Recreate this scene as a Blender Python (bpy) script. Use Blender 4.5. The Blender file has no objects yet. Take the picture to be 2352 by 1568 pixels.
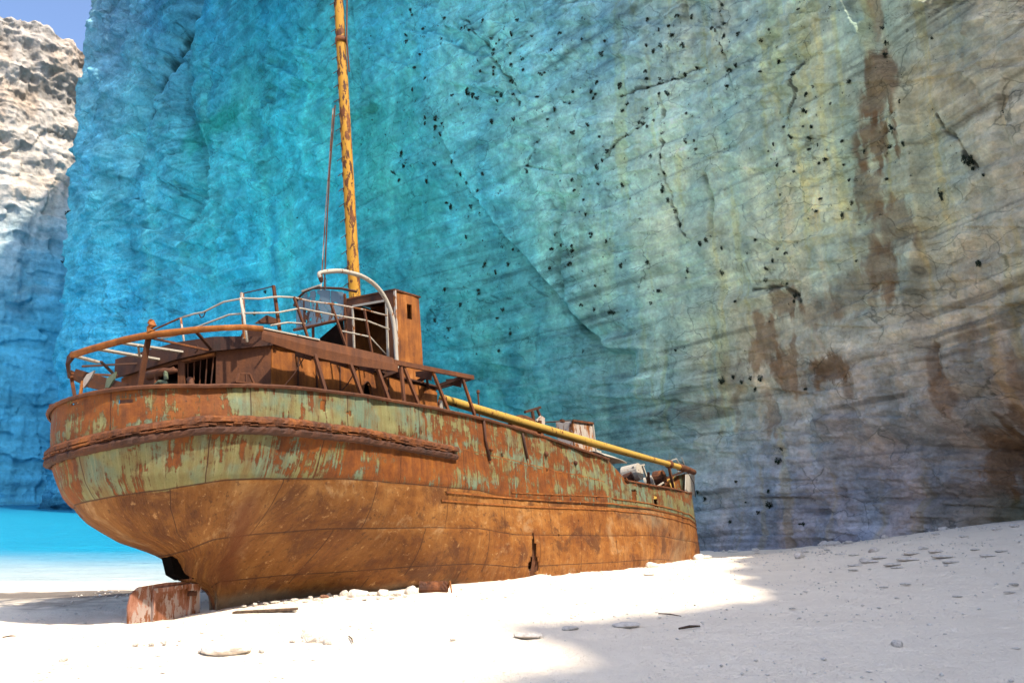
import bpy, bmesh, math, random
import numpy as np
from mathutils import Matrix, Vector
R = math.radians
C = bpy.context.scene.collection
scn = bpy.context.scene

# ------------------------------------------------------------------ camera
cam_d = bpy.data.cameras.new('camera'); cam = bpy.data.objects.new('camera', cam_d); C.objects.link(cam)
cam_d.sensor_width = 36.0; cam_d.lens = 1900 / 2352 * 36; cam_d.clip_start = 0.1; cam_d.clip_end = 5000
cam.location = (0, 0, 3.0); cam.rotation_euler = (R(90) + 0.16992435, 0, 0)
scn.camera = cam

# ------------------------------------------------------------------ world, sun, exposure
SUN_EL = R(59); SUN_AZ = math.atan2(0.76, -0.65)       # azimuth from +Y clockwise (towards +X)
w = bpy.data.worlds.new('World'); scn.world = w; w.use_nodes = True
nt = w.node_tree; nt.nodes.clear()
sky = nt.nodes.new('ShaderNodeTexSky'); sky.sky_type = 'NISHITA'; sky.sun_disc = False
sky.sun_elevation = SUN_EL; sky.sun_rotation = SUN_AZ; sky.air_density = 0.8; sky.dust_density = 3.6; sky.ozone_density = 5.0
bg = nt.nodes.new('ShaderNodeBackground'); bg.inputs[1].default_value = 0.15
out = nt.nodes.new('ShaderNodeOutputWorld')
nt.links.new(sky.outputs[0], bg.inputs[0]); nt.links.new(bg.outputs[0], out.inputs[0])
sd = bpy.data.lights.new('sun', 'SUN'); sd.energy = 3.6; sd.angle = R(1.0); sd.color = (1.0, 0.89, 0.74)
sun = bpy.data.objects.new('sun', sd); C.objects.link(sun)
S_DIR = Vector((math.sin(SUN_AZ) * math.cos(SUN_EL), math.cos(SUN_AZ) * math.cos(SUN_EL), math.sin(SUN_EL)))
sun.rotation_euler = S_DIR.to_track_quat('Z', 'Y').to_euler(); sun.location = (60, -40, 150)
scn.view_settings.view_transform = 'Standard'; scn.view_settings.look = 'None'
scn.view_settings.exposure = 1.18; scn.view_settings.gamma = 1.0
scn.cycles.max_bounces = 6; scn.cycles.diffuse_bounces = 3

# ------------------------------------------------------------------ numpy noise
_rng = np.random.RandomState(7)
_perm = _rng.permutation(4096).astype(np.int64)
_val = _rng.rand(4096) * 2 - 1
def _h(ix, iy, iz):
    return _val[_perm[(_perm[(_perm[ix & 4095] + iy) & 4095] + iz) & 4095]]
def vnoise(x, y, z=0.0):
    x, y, z = np.broadcast_arrays(np.asarray(x, float), np.asarray(y, float), np.asarray(z, float))
    ix, iy, iz = np.floor(x).astype(np.int64), np.floor(y).astype(np.int64), np.floor(z).astype(np.int64)
    fx, fy, fz = x - ix, y - iy, z - iz
    fx, fy, fz = [f * f * f * (f * (f * 6 - 15) + 10) for f in (fx, fy, fz)]
    r = 0
    for dx in (0, 1):
        wx = fx if dx else 1 - fx
        for dy in (0, 1):
            wy = fy if dy else 1 - fy
            for dz in (0, 1):
                wz = fz if dz else 1 - fz
                r = r + _h(ix + dx, iy + dy, iz + dz) * wx * wy * wz
    return r
def fbm(x, y, z=0.0, o=4, g=0.5, ridged=False):
    a, s, t = 1.0, 0.0, 0.0
    for i in range(o):
        n = vnoise(np.asarray(x) * 2 ** i + 17.3 * i, np.asarray(y) * 2 ** i + 5.1 * i, np.asarray(z) * 2 ** i + 9.7 * i)
        if ridged: n = 1 - 2 * np.abs(n)
        s = s + a * n; t += a; a *= g
    return s / t
def sstep(a, b, x):
    t = np.clip((np.asarray(x, float) - a) / (b - a), 0, 1); return t * t * (3 - 2 * t)

# ------------------------------------------------------------------ object helpers
def tag(o, label=None, cat=None, group=None, kind=None):
    if label: o['label'] = label
    if cat: o['category'] = cat
    if group: o['group'] = group
    if kind: o['kind'] = kind
    return o
def link(name, me, mat=None, parent=None):
    o = bpy.data.objects.new(name, me); C.objects.link(o)
    if mat and not me.materials: me.materials.append(mat)
    if parent: o.parent = parent
    return o
def grid_mesh(name, P, smooth=True, uv=None, attrs=None, mask=None, closed=False):
    """P: (n,m,3) array -> quad grid"""
    n, m = P.shape[:2]
    idx = np.arange(n * m).reshape(n, m)
    if closed: idx = np.vstack([idx, idx[:1]])
    q = np.stack([idx[:-1, :-1], idx[1:, :-1], idx[1:, 1:], idx[:-1, 1:]], -1).reshape(-1, 4)
    if mask is not None: q = q[mask.reshape(-1)]
    me = bpy.data.meshes.new(name)
    me.vertices.add(n * m); me.vertices.foreach_set('co', P.reshape(-1).astype(np.float32))
    me.loops.add(q.size); me.loops.foreach_set('vertex_index', q.reshape(-1).astype(np.int32))
    me.polygons.add(len(q)); me.polygons.foreach_set('loop_start', (np.arange(len(q)) * 4).astype(np.int32))
    me.update(calc_edges=True)
    me.polygons.foreach_set('use_smooth', np.full(len(q), smooth))
    if uv is not None:
        l = me.uv_layers.new(name='UVMap'); l.data.foreach_set('uv', uv.reshape(-1, 2)[q.reshape(-1)].reshape(-1).astype(np.float32))
    for k, a in (attrs or {}).items():
        if a.ndim == 3:
            at = me.color_attributes.new(k, 'FLOAT_COLOR', 'POINT')
            b = np.ones((n * m, 4), np.float32); b[:, :3] = a.reshape(-1, 3); at.data.foreach_set('color', b.reshape(-1))
        else:
            at = me.attributes.new(k, 'FLOAT', 'POINT'); at.data.foreach_set('value', a.reshape(-1).astype(np.float32))
    me.validate()
    return me
class MB:
    def __init__(s): s.v = []; s.f = []
    def box(s, c, d, rot=None):
        b = len(s.v); c = Vector(c)
        for x in (-.5, .5):
            for y in (-.5, .5):
                for z in (-.5, .5):
                    p = Vector((x * d[0], y * d[1], z * d[2]))
                    if rot: p = rot @ p
                    s.v.append(tuple(c + p))
        for f in ((0, 1, 3, 2), (4, 6, 7, 5), (0, 4, 5, 1), (2, 3, 7, 6), (0, 2, 6, 4), (1, 5, 7, 3)): s.f.append(tuple(b + i for i in f))
        return s
    def beam(s, a, b_, wd, ht, up=(0, 0, 1)):
        """rectangular bar from a to b_"""
        a, b_ = Vector(a), Vector(b_); d = b_ - a; L = d.length; d.normalize(); up = Vector(up)
        x = d.cross(up)
        if x.length < 1e-3: x = d.cross(Vector((1, 0, 0)))
        x.normalize(); z = x.cross(d)
        rot = Matrix((x, d, z)).transposed()
        return s.box((a + b_) / 2, (wd, L, ht), rot)
    def tube(s, pts, r, n=8, caps=True):
        pts = [Vector(p) for p in pts]; N = len(pts); rr = r if hasattr(r, '__len__') else [r] * N
        b = len(s.v); prev = None
        for i, p in enumerate(pts):
            t = (pts[min(i + 1, N - 1)] - pts[max(i - 1, 0)]).normalized()
            if prev is None:
                prev = t.cross(Vector((0.13, 0.21, 0.97)))
                if prev.length < 1e-3: prev = t.cross(Vector((1, 0, 0)))
            x = (prev - t * prev.dot(t)).normalized(); y = t.cross(x); prev = x
            for k in range(n):
                a = 2 * math.pi * k / n
                s.v.append(tuple(p + (x * math.cos(a) + y * math.sin(a)) * rr[i]))
        for i in range(N - 1):
            for k in range(n):
                s.f.append((b + i * n + k, b + i * n + (k + 1) % n, b + (i + 1) * n + (k + 1) % n, b + (i + 1) * n + k))
        if caps:
            s.f.append(tuple(b + k for k in range(n))[::-1]); s.f.append(tuple(b + (N - 1) * n + k for k in range(n)))
        return s
    def prism(s, poly, off):
        """polygon (3D points) extruded by vector off"""
        b = len(s.v); n = len(poly); off = Vector(off)
        for p in poly: s.v.append(tuple(p))
        for p in poly: s.v.append(tuple(Vector(p) + off))
        s.f.append(tuple(b + i for i in range(n))); s.f.append(tuple(b + n + i for i in range(n))[::-1])
        for i in range(n): s.f.append((b + i, b + n + i, b + n + (i + 1) % n, b + (i + 1) % n))
        return s
    def quadgrid(s, P):
        n, m = len(P), len(P[0]); b = len(s.v)
        for row in P: s.v.extend(tuple(p) for p in row)
        for i in range(n - 1):
            for j in range(m - 1): s.f.append((b + i * m + j, b + (i + 1) * m + j, b + (i + 1) * m + j + 1, b + i * m + j + 1))
        return s
    def build(s, name, mat, parent=None, smooth=False, bevel=0, solid=0, jitter=0, seed=0):
        me = bpy.data.meshes.new(name)
        v = s.v
        if jitter:
            r = random.Random(seed); v = [tuple(c + r.uniform(-jitter, jitter) for c in p) for p in v]
        me.from_pydata(v, [], s.f)
        bm = bmesh.new(); bm.from_mesh(me); bmesh.ops.recalc_face_normals(bm, faces=bm.faces); bm.to_mesh(me); bm.free()
        if smooth: me.polygons.foreach_set('use_smooth', np.ones(len(me.polygons), bool))
        o = link(name, me, mat, parent)
        if solid: m = o.modifiers.new('s', 'SOLIDIFY'); m.thickness = solid; m.offset = 0
        if bevel: m = o.modifiers.new('b', 'BEVEL'); m.width = bevel; m.segments = 2
        return o

# ------------------------------------------------------------------ materials
def new_mat(name):
    m = bpy.data.materials.new(name); m.use_nodes = True; n = m.node_tree.nodes
    return m, m.node_tree, n['Principled BSDF']
class NT:
    """tiny node helper"""
    def __init__(s, t): s.t = t; s.n = t.nodes; s.l = t.links
    def put(s, sock, v):
        if isinstance(v, bpy.types.NodeSocket): s.l.new(v, sock)
        elif v is not None: sock.default_value = v if not (isinstance(v, tuple) and len(v) == 3 and sock.type == 'RGBA') else (*v, 1)
    def math(s, op, a, b=None, c=None, clamp=False):
        n = s.n.new('ShaderNodeMath'); n.operation = op; n.use_clamp = clamp; s.put(n.inputs[0], a)
        if b is not None: s.put(n.inputs[1], b)
        if c is not None: s.put(n.inputs[2], c)
        return n.outputs[0]
    def noise(s, vec, scale=1, detail=4, rough=0.55, dist=0):
        n = s.n.new('ShaderNodeTexNoise'); s.put(n.inputs['Vector'], vec); n.inputs['Scale'].default_value = scale
        n.inputs['Detail'].default_value = detail; n.inputs['Roughness'].default_value = rough; n.inputs['Distortion'].default_value = dist
        return n.outputs['Fac']
    def voro(s, vec, scale=1, feature='F1', out='Distance'):
        n = s.n.new('ShaderNodeTexVoronoi'); n.feature = feature; s.put(n.inputs['Vector'], vec); n.inputs['Scale'].default_value = scale
        return n.outputs[out]
    def map(s, vec, sc=(1, 1, 1), rot=(0, 0, 0), loc=(0, 0, 0)):
        n = s.n.new('ShaderNodeMapping'); s.put(n.inputs[0], vec); n.inputs['Scale'].default_value = sc; n.inputs['Rotation'].default_value = rot; n.inputs['Location'].default_value = loc
        return n.outputs[0]
    def rng(s, v, a, b, c=0, d=1):
        n = s.n.new('ShaderNodeMapRange'); s.put(n.inputs[0], v)
        for i, x in enumerate((a, b, c, d)): n.inputs[i + 1].default_value = x
        n.interpolation_type = 'SMOOTHSTEP'
        return n.outputs[0]
    def mix(s, f, a, b, mode='MIX'):
        n = s.n.new('ShaderNodeMix'); n.data_type = 'RGBA'; n.blend_type = mode; s.put(n.inputs[0], f); s.put(n.inputs[6], a); s.put(n.inputs[7], b)
        return n.outputs[2]
    def ramp(s, f, stops):
        n = s.n.new('ShaderNodeValToRGB'); s.put(n.inputs[0], f); e = n.color_ramp.elements
        while len(e) < len(stops): e.new(0.5)
        for i, (p, c) in enumerate(stops): e[i].position = p; e[i].color = (*c, 1)
        return n.outputs[0]
    def bump(s, h, dist=0.02, strength=1, normal=None):
        n = s.n.new('ShaderNodeBump'); s.put(n.inputs['Height'], h); n.inputs['Distance'].default_value = dist; n.inputs['Strength'].default_value = strength
        if normal is not None: s.put(n.inputs['Normal'], normal)
        return n.outputs[0]
    def coord(s, k='Object'): return s.n.new('ShaderNodeTexCoord').outputs[k]
    def attr(s, name, out='Color'):
        n = s.n.new('ShaderNodeAttribute'); n.attribute_name = name; return n.outputs[out]
    def xyz(s, v):
        n = s.n.new('ShaderNodeSeparateXYZ'); s.put(n.inputs[0], v); return n.outputs

def rust_mat(name, cols, scale=1.0, paint=None, paint_amt=0.5, streak=True, rough=0.8, bump=0.006):
    """rusted steel; paint (colour) survives in patches"""
    m, t, b = new_mat(name); N = NT(t); co = N.coord()
    n1 = N.noise(N.map(co, (1.3 * scale, 1.3 * scale, 1.3 * scale)), 1, 6, 0.6)
    n2 = N.noise(N.map(co, (7 * scale, 7 * scale, 1.2 * scale) if streak else (6 * scale,) * 3), 1, 5, 0.6)
    n3 = N.noise(co, 30 * scale, 3, 0.6)
    f = N.math('ADD', N.math('MULTIPLY', n1, 0.5), N.math('ADD', N.math('MULTIPLY', n2, 0.35), N.math('MULTIPLY', n3, 0.15)))
    k = len(cols); col = N.ramp(f, [(0.33 + 0.34 * i / (k - 1), c) for i, c in enumerate(cols)])
    if paint is not None:
        p = N.noise(N.map(co, (3.1 * scale, 3.1 * scale, 1.1 * scale), loc=(4, 7, 2)), 1, 7, 0.68, 0.4)
        pm = N.rng(p, 0.5 + (0.5 - paint_amt) * 0.42 - 0.02, 0.5 + (0.5 - paint_amt) * 0.42 + 0.02)
        pc = N.mix(n2, paint, tuple(c * 0.72 for c in paint))
        col = N.mix(pm, col, pc)
    N.put(b.inputs['Base Color'], col); b.inputs['Roughness'].default_value = rough; b.inputs['Specular IOR Level'].default_value = 0.05 if rough >= 1 else 0.4
    N.put(b.inputs['Normal'], N.bump(N.math('ADD', N.math('MULTIPLY', n1, 1.0), N.math('MULTIPLY', n3, 0.5)), bump * 2, 0.9))
    return m
DK, RB, RO_, OR_ = (0.014, 0.006, 0.004), (0.058, 0.018, 0.005), (0.135, 0.040, 0.007), (0.26, 0.088, 0.010)
M_rust = rust_mat('rust', [DK, RB, RO_, OR_])
M_rustdark = rust_mat('rust_dark', [(0.012, 0.006, 0.004), (0.035, 0.013, 0.007), RB, (0.10, 0.032, 0.010)])
M_rustbrown = rust_mat('rust_brown', [(0.030, 0.011, 0.005), (0.070, 0.023, 0.008), (0.110, 0.036, 0.010), (0.17, 0.056, 0.012)], scale=0.7)
M_orange = rust_mat('rust_orange', [RB, (0.15, 0.045, 0.006), (0.26, 0.085, 0.010), (0.40, 0.17, 0.045)])
M_yellow = rust_mat('yellow_paint', [DK, RB, RO_, OR_], paint=(0.46, 0.23, 0.016), paint_amt=0.54, scale=1.7)
M_yellow2 = rust_mat('yellow_paint_boom', [DK, RB, RO_, OR_], paint=(0.45, 0.27, 0.045), paint_amt=0.74, scale=1.6)
M_white = rust_mat('white_paint', [RB, RO_, OR_, (0.3, 0.14, 0.06)], paint=(0.42, 0.38, 0.31), paint_amt=0.78, scale=2.5)
M_whiterust = rust_mat('white_paint_rusty', [RB, RO_, OR_, (0.3, 0.14, 0.06)], paint=(0.42, 0.36, 0.30), paint_amt=0.52, scale=1.3)
M_greyblue = rust_mat('grey_blue_paint', [DK, RB, RO_, OR_], paint=(0.14, 0.22, 0.27), paint_amt=0.66, scale=1.2)
M_green = rust_mat('green_paint', [DK, RB, RO_, OR_], paint=(0.12, 0.15, 0.09), paint_amt=0.6)
M_pink = rust_mat('pinkish_rust', [RB, RO_, (0.24, 0.10, 0.06), (0.36, 0.2, 0.14)], paint=(0.36, 0.28, 0.24), paint_amt=0.45, scale=1.8)
M_black = rust_mat('black_shade_steel', [(0.001, 0.001, 0.001), (0.002, 0.0015, 0.001), (0.004, 0.002, 0.002), (0.007, 0.004, 0.003)], rough=1.0)  # near black; on the rudder trunk it stands for shade under the counter

# ------------------------------------------------------------------ terrain: thin plate spline through surveyed heights
SV = [(-60, -20, 0.2), (60, -30, 1.5), (0, -20, 0.0), (-10, 3, 0.05), (0, 3, 0.02), (12, 3, 0.15), (25, 3, 1.0), (-7.4, 19.5, 0.0), (-13, 18.6, -0.02), (-22, 18, -0.15), (-10, 13, 0.05),
      (-4, 17, 0.02), (-3.2, 20.5, 0.18), (0.7, 27, 0.05), (3.7, 32, -0.22), (6, 36, -0.42), (9.5, 44, -0.88), (11, 49, -1.2), (0, 12, 0.0), (3, 18, 0.0), (7, 23, -0.02), (10, 32, -0.25),
      (12, 16, 0.15), (15, 25, 0.3), (18, 34, 0.7), (23.5, 38, 1.3), (20.4, 44, 0.34), (18.3, 48, -0.41), (14, 56, -1.35), (16, 40, 0.1), (14, 46, -0.75),
      (-9, 23, -0.10), (-12, 24, -0.16), (-22, 24, -0.28), (-13, 28, -0.42), (-25, 28, -0.5), (-13, 33, -0.85), (-26, 33, -0.95), (-12, 40, -1.5), (-28, 42, -1.7), (-12, 48, -2.2), (-30, 50, -2.5), (-5, 50, -2.0), (-20, 62, -2.6), (-60, 60, -3), (0, 62, -2.0), (-60, 30, -1.2), (-60, 140, -6), (0, 120, -6), (34, 20, 1.6), (30, 38, 1.9)]
_P = np.array(SV, float)
def _U(r2): return np.where(r2 > 0, 0.5 * r2 * np.log(np.maximum(r2, 1e-12)), 0)
_d = ((_P[:, None, :2] - _P[None, :, :2]) ** 2).sum(-1)
_n = len(_P); _A = np.zeros((_n + 3, _n + 3)); _A[:_n, :_n] = _U(_d) + np.eye(_n) * 6.0
_A[:_n, _n] = 1; _A[:_n, _n + 1:] = _P[:, :2]; _A[_n, :_n] = 1; _A[_n + 1:, :_n] = _P[:, :2].T
_W = np.linalg.solve(_A, np.concatenate([_P[:, 2], [0, 0, 0]]))
def sand_z(x, y, detail=True):
    x = np.asarray(x, float); y = np.asarray(y, float)
    r2 = (x[..., None] - _P[:, 0]) ** 2 + (y[..., None] - _P[:, 1]) ** 2
    z = (_U(r2) * _W[:_n]).sum(-1) + _W[_n] + _W[_n + 1] * x + _W[_n + 2] * y
    z = np.clip(z, -9, 4)
    if detail:
        z = z + 0.05 * fbm(x * 0.35, y * 0.5, 3.3, 3) + 0.022 * fbm(x * 1.7, y * 2.3, 1.2, 3) + 0.035 * np.clip(fbm(x * 0.9, y * 1.2, 8.2, 3), 0.15, 1)
        # heap of sand pushed up where the hull is broken, and along the side
        z = z + 0.16 * np.exp(-(((x - 0.95) / 0.45) ** 2 + ((y - 27.1) / 0.5) ** 2))
    return z
# cliff foot plan: list of (x, y)
CP = [(40, -70), (33, -32), (31.5, -10), (30.5, 8), (28, 24), (23.8, 38), (20.4, 45), (14, 56.5), (5, 67.5), (-10, 85), (-40, 118.5), (-62, 138.5), (-80, 151.5), (-86.5, 157.5), (-88.5, 162), (-88.5, 172), (-88, 198)]

# ------------------------------------------------------------------ cliff: plan curve, heights
def smooth_path(P, n=40):
    P = np.array(P, float); out = []
    for i in range(len(P) - 1):
        p0, p1, p2, p3 = P[max(i - 1, 0)], P[i], P[i + 1], P[min(i + 2, len(P) - 1)]
        for k in range(n):
            t = k / n
            out.append(0.5 * ((2 * p1) + (-p0 + p2) * t + (2 * p0 - 5 * p1 + 4 * p2 - p3) * t * t + (-p0 + 3 * p1 - 3 * p2 + p3) * t ** 3))
    out.append(P[-1]); return np.array(out)
CPS = smooth_path(CP)
_s = np.concatenate([[0], np.cumsum(np.linalg.norm(np.diff(CPS, axis=0), axis=1))])
S_END = _s[-1]
def path(s):
    x, y = np.interp(s, _s, CPS[:, 0]), np.interp(s, _s, CPS[:, 1])
    e = 1.5; tx, ty = np.interp(s + e, _s, CPS[:, 0]) - np.interp(s - e, _s, CPS[:, 0]), np.interp(s + e, _s, CPS[:, 1]) - np.interp(s - e, _s, CPS[:, 1])
    L = np.hypot(tx, ty) + 1e-9
    return x, y, -ty / L, tx / L          # normal pointing to the beach (left of travel... towards camera side)
LEAN = 0.045

TAB = [(283.0, 109.8, 0.276, 0.431, 0.632), (231.2, 85.3, 0.019, 0.294, 0.58), (197.2, 70.3, 0.024, 0.321, 0.539), (170.2, 57.6, 0.059, 0.456, 0.72), (151.6, 48.7, 0.158, 0.638, 0.863), (138.1, 42.3, 0.24, 0.731, 0.836), (127.1, 36.8, 0.371, 0.722, 0.691), (118.1, 31.9, 0.394, 0.691, 0.532), (111.4, 28.1, 0.418, 0.591, 0.43), (106.8, 25.4, 0.382, 0.508, 0.411), (258.4, 83.2, 0.191, 0.468, 0.766), (230.6, 74.1, 0.019, 0.269, 0.579), (209.5, 66.3, 0.033, 0.389, 0.622), (170.4, 50.4, 0.061, 0.497, 0.761), (151.9, 42.8, 0.18, 0.687, 0.923), (138.4, 37.2, 0.272, 0.758, 0.831), (127.6, 32.5, 0.396, 0.745, 0.673), (118.6, 28.2, 0.407, 0.71, 0.538), (111.8, 25.0, 0.441, 0.61, 0.424), (107.2, 22.6, 0.397, 0.525, 0.42), (285.5, 78.3, 0.205, 0.633, 0.95), (311.5, 89.9, 0.077, 0.429, 0.753), (220.9, 57.6, 0.053, 0.628, 0.759), (197.0, 50.0, 0.089, 0.77, 0.95), (170.6, 41.3, 0.063, 0.537, 0.67), (152.3, 35.2, 0.211, 0.732, 0.912), (138.9, 30.7, 0.307, 0.846, 0.829), (128.1, 27.0, 0.468, 0.917, 0.756), (119.1, 23.5, 0.473, 0.797, 0.537), (112.4, 20.9, 0.464, 0.655, 0.446), (107.7, 19.0, 0.473, 0.566, 0.447), (286.8, 62.0, 0.144, 0.625, 0.95), (232.2, 48.1, 0.066, 0.58, 0.895), (196.9, 39.6, 0.065, 0.669, 0.95), (170.8, 32.9, 0.057, 0.474, 0.577), (155.8, 29.0, 0.111, 0.589, 0.768), (139.3, 24.7, 0.351, 0.874, 0.772), (128.7, 21.9, 0.507, 0.95, 0.763), (119.7, 19.2, 0.586, 0.831, 0.515), (112.9, 17.1, 0.5, 0.676, 0.466), (108.3, 15.7, 0.482, 0.603, 0.469), (275.6, 41.8, 0.128, 0.648, 0.95), (297.4, 47.3, 0.093, 0.606, 0.95), (231.5, 34.9, 0.054, 0.487, 0.754), (196.8, 28.9, 0.075, 0.66, 0.95), (163.1, 22.8, 0.055, 0.412, 0.536), (147.2, 19.9, 0.126, 0.557, 0.624), (135.4, 17.7, 0.467, 0.921, 0.715), (125.4, 15.7, 0.521, 0.764, 0.506), (118.7, 14.3, 0.565, 0.751, 0.534), (113.5, 13.1, 0.463, 0.623, 0.457), (108.8, 12.1, 0.472, 0.593, 0.442), (275.6, 24.6, 0.078, 0.505, 0.903), (159.9, 13.7, 0.046, 0.345, 0.474), (147.6, 12.4, 0.082, 0.416, 0.481), (138.0, 11.4, 0.295, 0.668, 0.547), (129.8, 10.6, 0.382, 0.608, 0.426), (124.2, 9.9, 0.329, 0.407, 0.313), (117.9, 9.2, 0.442, 0.54, 0.452), (112.8, 8.6, 0.373, 0.426, 0.39), (109.4, 8.1, 0.318, 0.359, 0.315), (275.6, 12.0, 0.048, 0.327, 0.677), (140.5, 6.6, 0.137, 0.344, 0.385), (132.2, 6.3, 0.231, 0.38, 0.389), (124.7, 5.9, 0.294, 0.402, 0.424), (118.3, 5.6, 0.334, 0.456, 0.521), (113.3, 5.3, 0.262, 0.297, 0.283), (109.9, 5.2, 0.15, 0.157, 0.125), (275.6, 0.6, 0.025, 0.155, 0.344), (130.6, 2.1, 0.159, 0.261, 0.394), (125.1, 2.2, 0.202, 0.301, 0.445), (118.7, 2.3, 0.235, 0.329, 0.454), (113.7, 2.4, 0.192, 0.234, 0.239), (110.3, 2.4, 0.132, 0.158, 0.117)]  # wall tones with its shading left in, darkest at the foot
CRACKS = [[(126.8, 36.0), (126.6, 33.0), (126.1, 30.3), (126.0, 29.0)], [(132.7, 31.3), (132.8, 28.7), (133.0, 25.4), (132.5, 23.6), (132.0, 21.8), (131.7, 20.8), (131.3, 20.2)], [(136.9, 32.7), (134.2, 32.3), (131.6, 31.9), (129.8, 32.0), (128.1, 31.8)], [(156.3, 47.8), (154.4, 45.6), (151.9, 42.3), (151.0, 40.5), (149.0, 38.2), (148.4, 35.9)], [(112.4, 21.9), (111.7, 20.4), (111.2, 19.0), (110.7, 18.5)], [(145.9, 31.9), (147.7, 30.1), (144.5, 28.9)], [(120.3, 28.2), (121.2, 26.3), (121.7, 24.8)], [(140.1, 27.1), (136.7, 28.9), (134.4, 29.6)], [(115.8, 21.5), (115.2, 22.2), (114.8, 22.9)], [(126.0, 15.4), (123.6, 15.2), (122.7, 14.0)], [(143.8, 22.5), (142.9, 21.2)]]
EDGE = [(159.7, 36.3), (155.8, 30.3), (153.3, 27.1), (149.8, 23.5), (145.1, 18.7), (142.7, 15.8), (140.1, 13.4), (136.6, 12.9)]
RIDGE = [(116.6, 28.9), (115.8, 26.6), (114.5, 23.5), (114.2, 20.6), (114.1, 17.2), (114.8, 14.6), (115.8, 12.4), (115.0, 8.8), (114.1, 6.5), (113.8, 3.2)]
FISS = [(226.5, 84.1), (232.4, 79.4), (238.2, 75.2), (243.4, 71.2), (246.9, 65.7), (249.7, 63.2)]
FISS2 = [(228.1, 85.6), (230.5, 71.8), (229.3, 62.3), (223.8, 56.2), (222.0, 49.3), (229.1, 43.8)]
STAIN = [(115.7, 29.4, 0.6, 1.49, 0.6), (115.7, 24.7, 0.91, 2.21, 0.9), (115.9, 21.5, 1.16, 1.7, 0.9), (116.7, 19.0, 1.2, 1.46, 0.7), (115.6, 16.7, 1.27, 1.65, 0.6), (116.7, 14.5, 1.05, 1.43, 0.7), (118.5, 13.5, 1.95, 1.23, 0.45), (123.7, 14.2, 1.54, 1.22, 0.8), (125.8, 11.8, 1.45, 2.5, 0.8), (124.2, 9.9, 1.38, 2.15, 0.8), (125.6, 7.6, 0.9, 1.63, 0.6), (120.9, 9.5, 1.68, 0.88, 0.95), (119.7, 8.4, 0.74, 0.98, 0.6), (121.4, 13.0, 1.9, 1.03, 0.4), (114.4, 7.6, 0.33, 1.11, 0.7), (114.7, 9.5, 0.3, 1.35, 0.6), (112.7, 4.0, 1.6, 1.68, 0.9), (111.3, 2.8, 1.75, 1.21, 1), (111.7, 6.1, 0.91, 0.83, 0.8), (110.6, 7.9, 0.55, 0.81, 0.5), (112.6, 10.1, 0.47, 1.08, 0.4), (131.2, 8.3, 2.33, 0.74, 0.3), (128.3, 9.8, 1.15, 1.72, 0.4)]
GREENPATCH = [(216.5, 56.9, 10.12, 2.84, 0.8), (226.8, 58.6, 3.73, 4.51, 0.5), (173.3, 40.6, 5.16, 6.15, 0.35), (164.4, 30.8, 4.41, 3.68, 0.3), (165.6, 42.0, 3.08, 3.85, 0.3)]
SHR = [(113.0, 17.8, 1.6, 3), (111.1, 18.9, 1.8, 1), (111.2, 13.6, 1.8, 1), (136.9, 32.7, 1.6, 1), (135.5, 32.5, 1.6, 1), (134.2, 32.3, 1.5, 1), (132.9, 32.1, 1.6, 1), (131.6, 31.9, 1.6, 1), (130.5, 32.0, 1.6, 1), (129.3, 32.0, 1.2, 1), (128.1, 31.8, 1, 1), (133.1, 24.1, 1.6, 1.3), (132.8, 23.2, 1.2, 1), (132.4, 22.3, 1, 1), (148.4, 36.1, 1.4, 1), (149.1, 37.2, 1, 1), (149.6, 38.7, 1, 1), (151.4, 40.6, 1, 1), (154.4, 45.4, 1, 1), (156.0, 47.4, 1, 1), (126.2, 29.2, 1.2, 1), (126.6, 31.9, 1, 1.5), (143.8, 22.2, 1, 1.4), (142.5, 21.8, 1, 1), (145.4, 20.6, 1.2, 1), (128.6, 17.1, 0.8, 2.5), (127.4, 14.8, 0.8, 1.5), (129.2, 9.8, 1.6, 1), (128.3, 9.9, 1, 1), (127.6, 9.5, 1, 1), (126.8, 9.7, 1, 1), (126.0, 9.6, 1.2, 1.3), (126.8, 9.0, 1, 1), (122.8, 8.6, 1, 1), (126.1, 2.5, 1, 1), (126.4, 1.7, 1.5, 1), (127.0, 1.2, 0.8, 1), (125.3, 4.4, 1.4, 1), (124.9, 5.1, 0.8, 1), (123.6, 0.6, 1, 1), (131.8, 2.4, 1, 1), (131.4, 2.0, 1, 1), (128.6, 3.1, 1, 1), (128.0, 1.8, 0.6, 1), (123.8, 0.6, 0.8, 1), (129.3, 0.5, 1, 1), (123.7, 17.5, 0.8, 0.8), (118.1, 15.4, 0.7, 0.7), (114.9, 21.9, 1.2, 2), (115.4, 21.2, 1, 1), (120.1, 23.4, 1, 1), (119.7, 22.8, 0.8, 1), (275.6, 55.9, 1.4, 0.9), (275.5, 56.4, 1, 0.8), (190.8, 36.1, 0.6, 0.6), (275.5, 46.1, 0.8, 0.6), (144.3, 23.2, 0.8, 1), (141.5, 19.6, 0.6, 0.6), (131.8, 17.3, 0.6, 0.6), (112.2, 26.0, 0.8, 0.8), (108.7, 20.4, 0.8, 0.8), (110.2, 17.8, 0.8, 1), (108.2, 17.2, 0.8, 0.6), (136.0, 38.3, 0.6, 0.6), (115.3, 28.3, 1, 1)]
KNOB = [(262.5, 91.0), (264.2, 86.5), (263.6, 84.0), (265.0, 80.0), (265.4, 77.0)]
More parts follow.
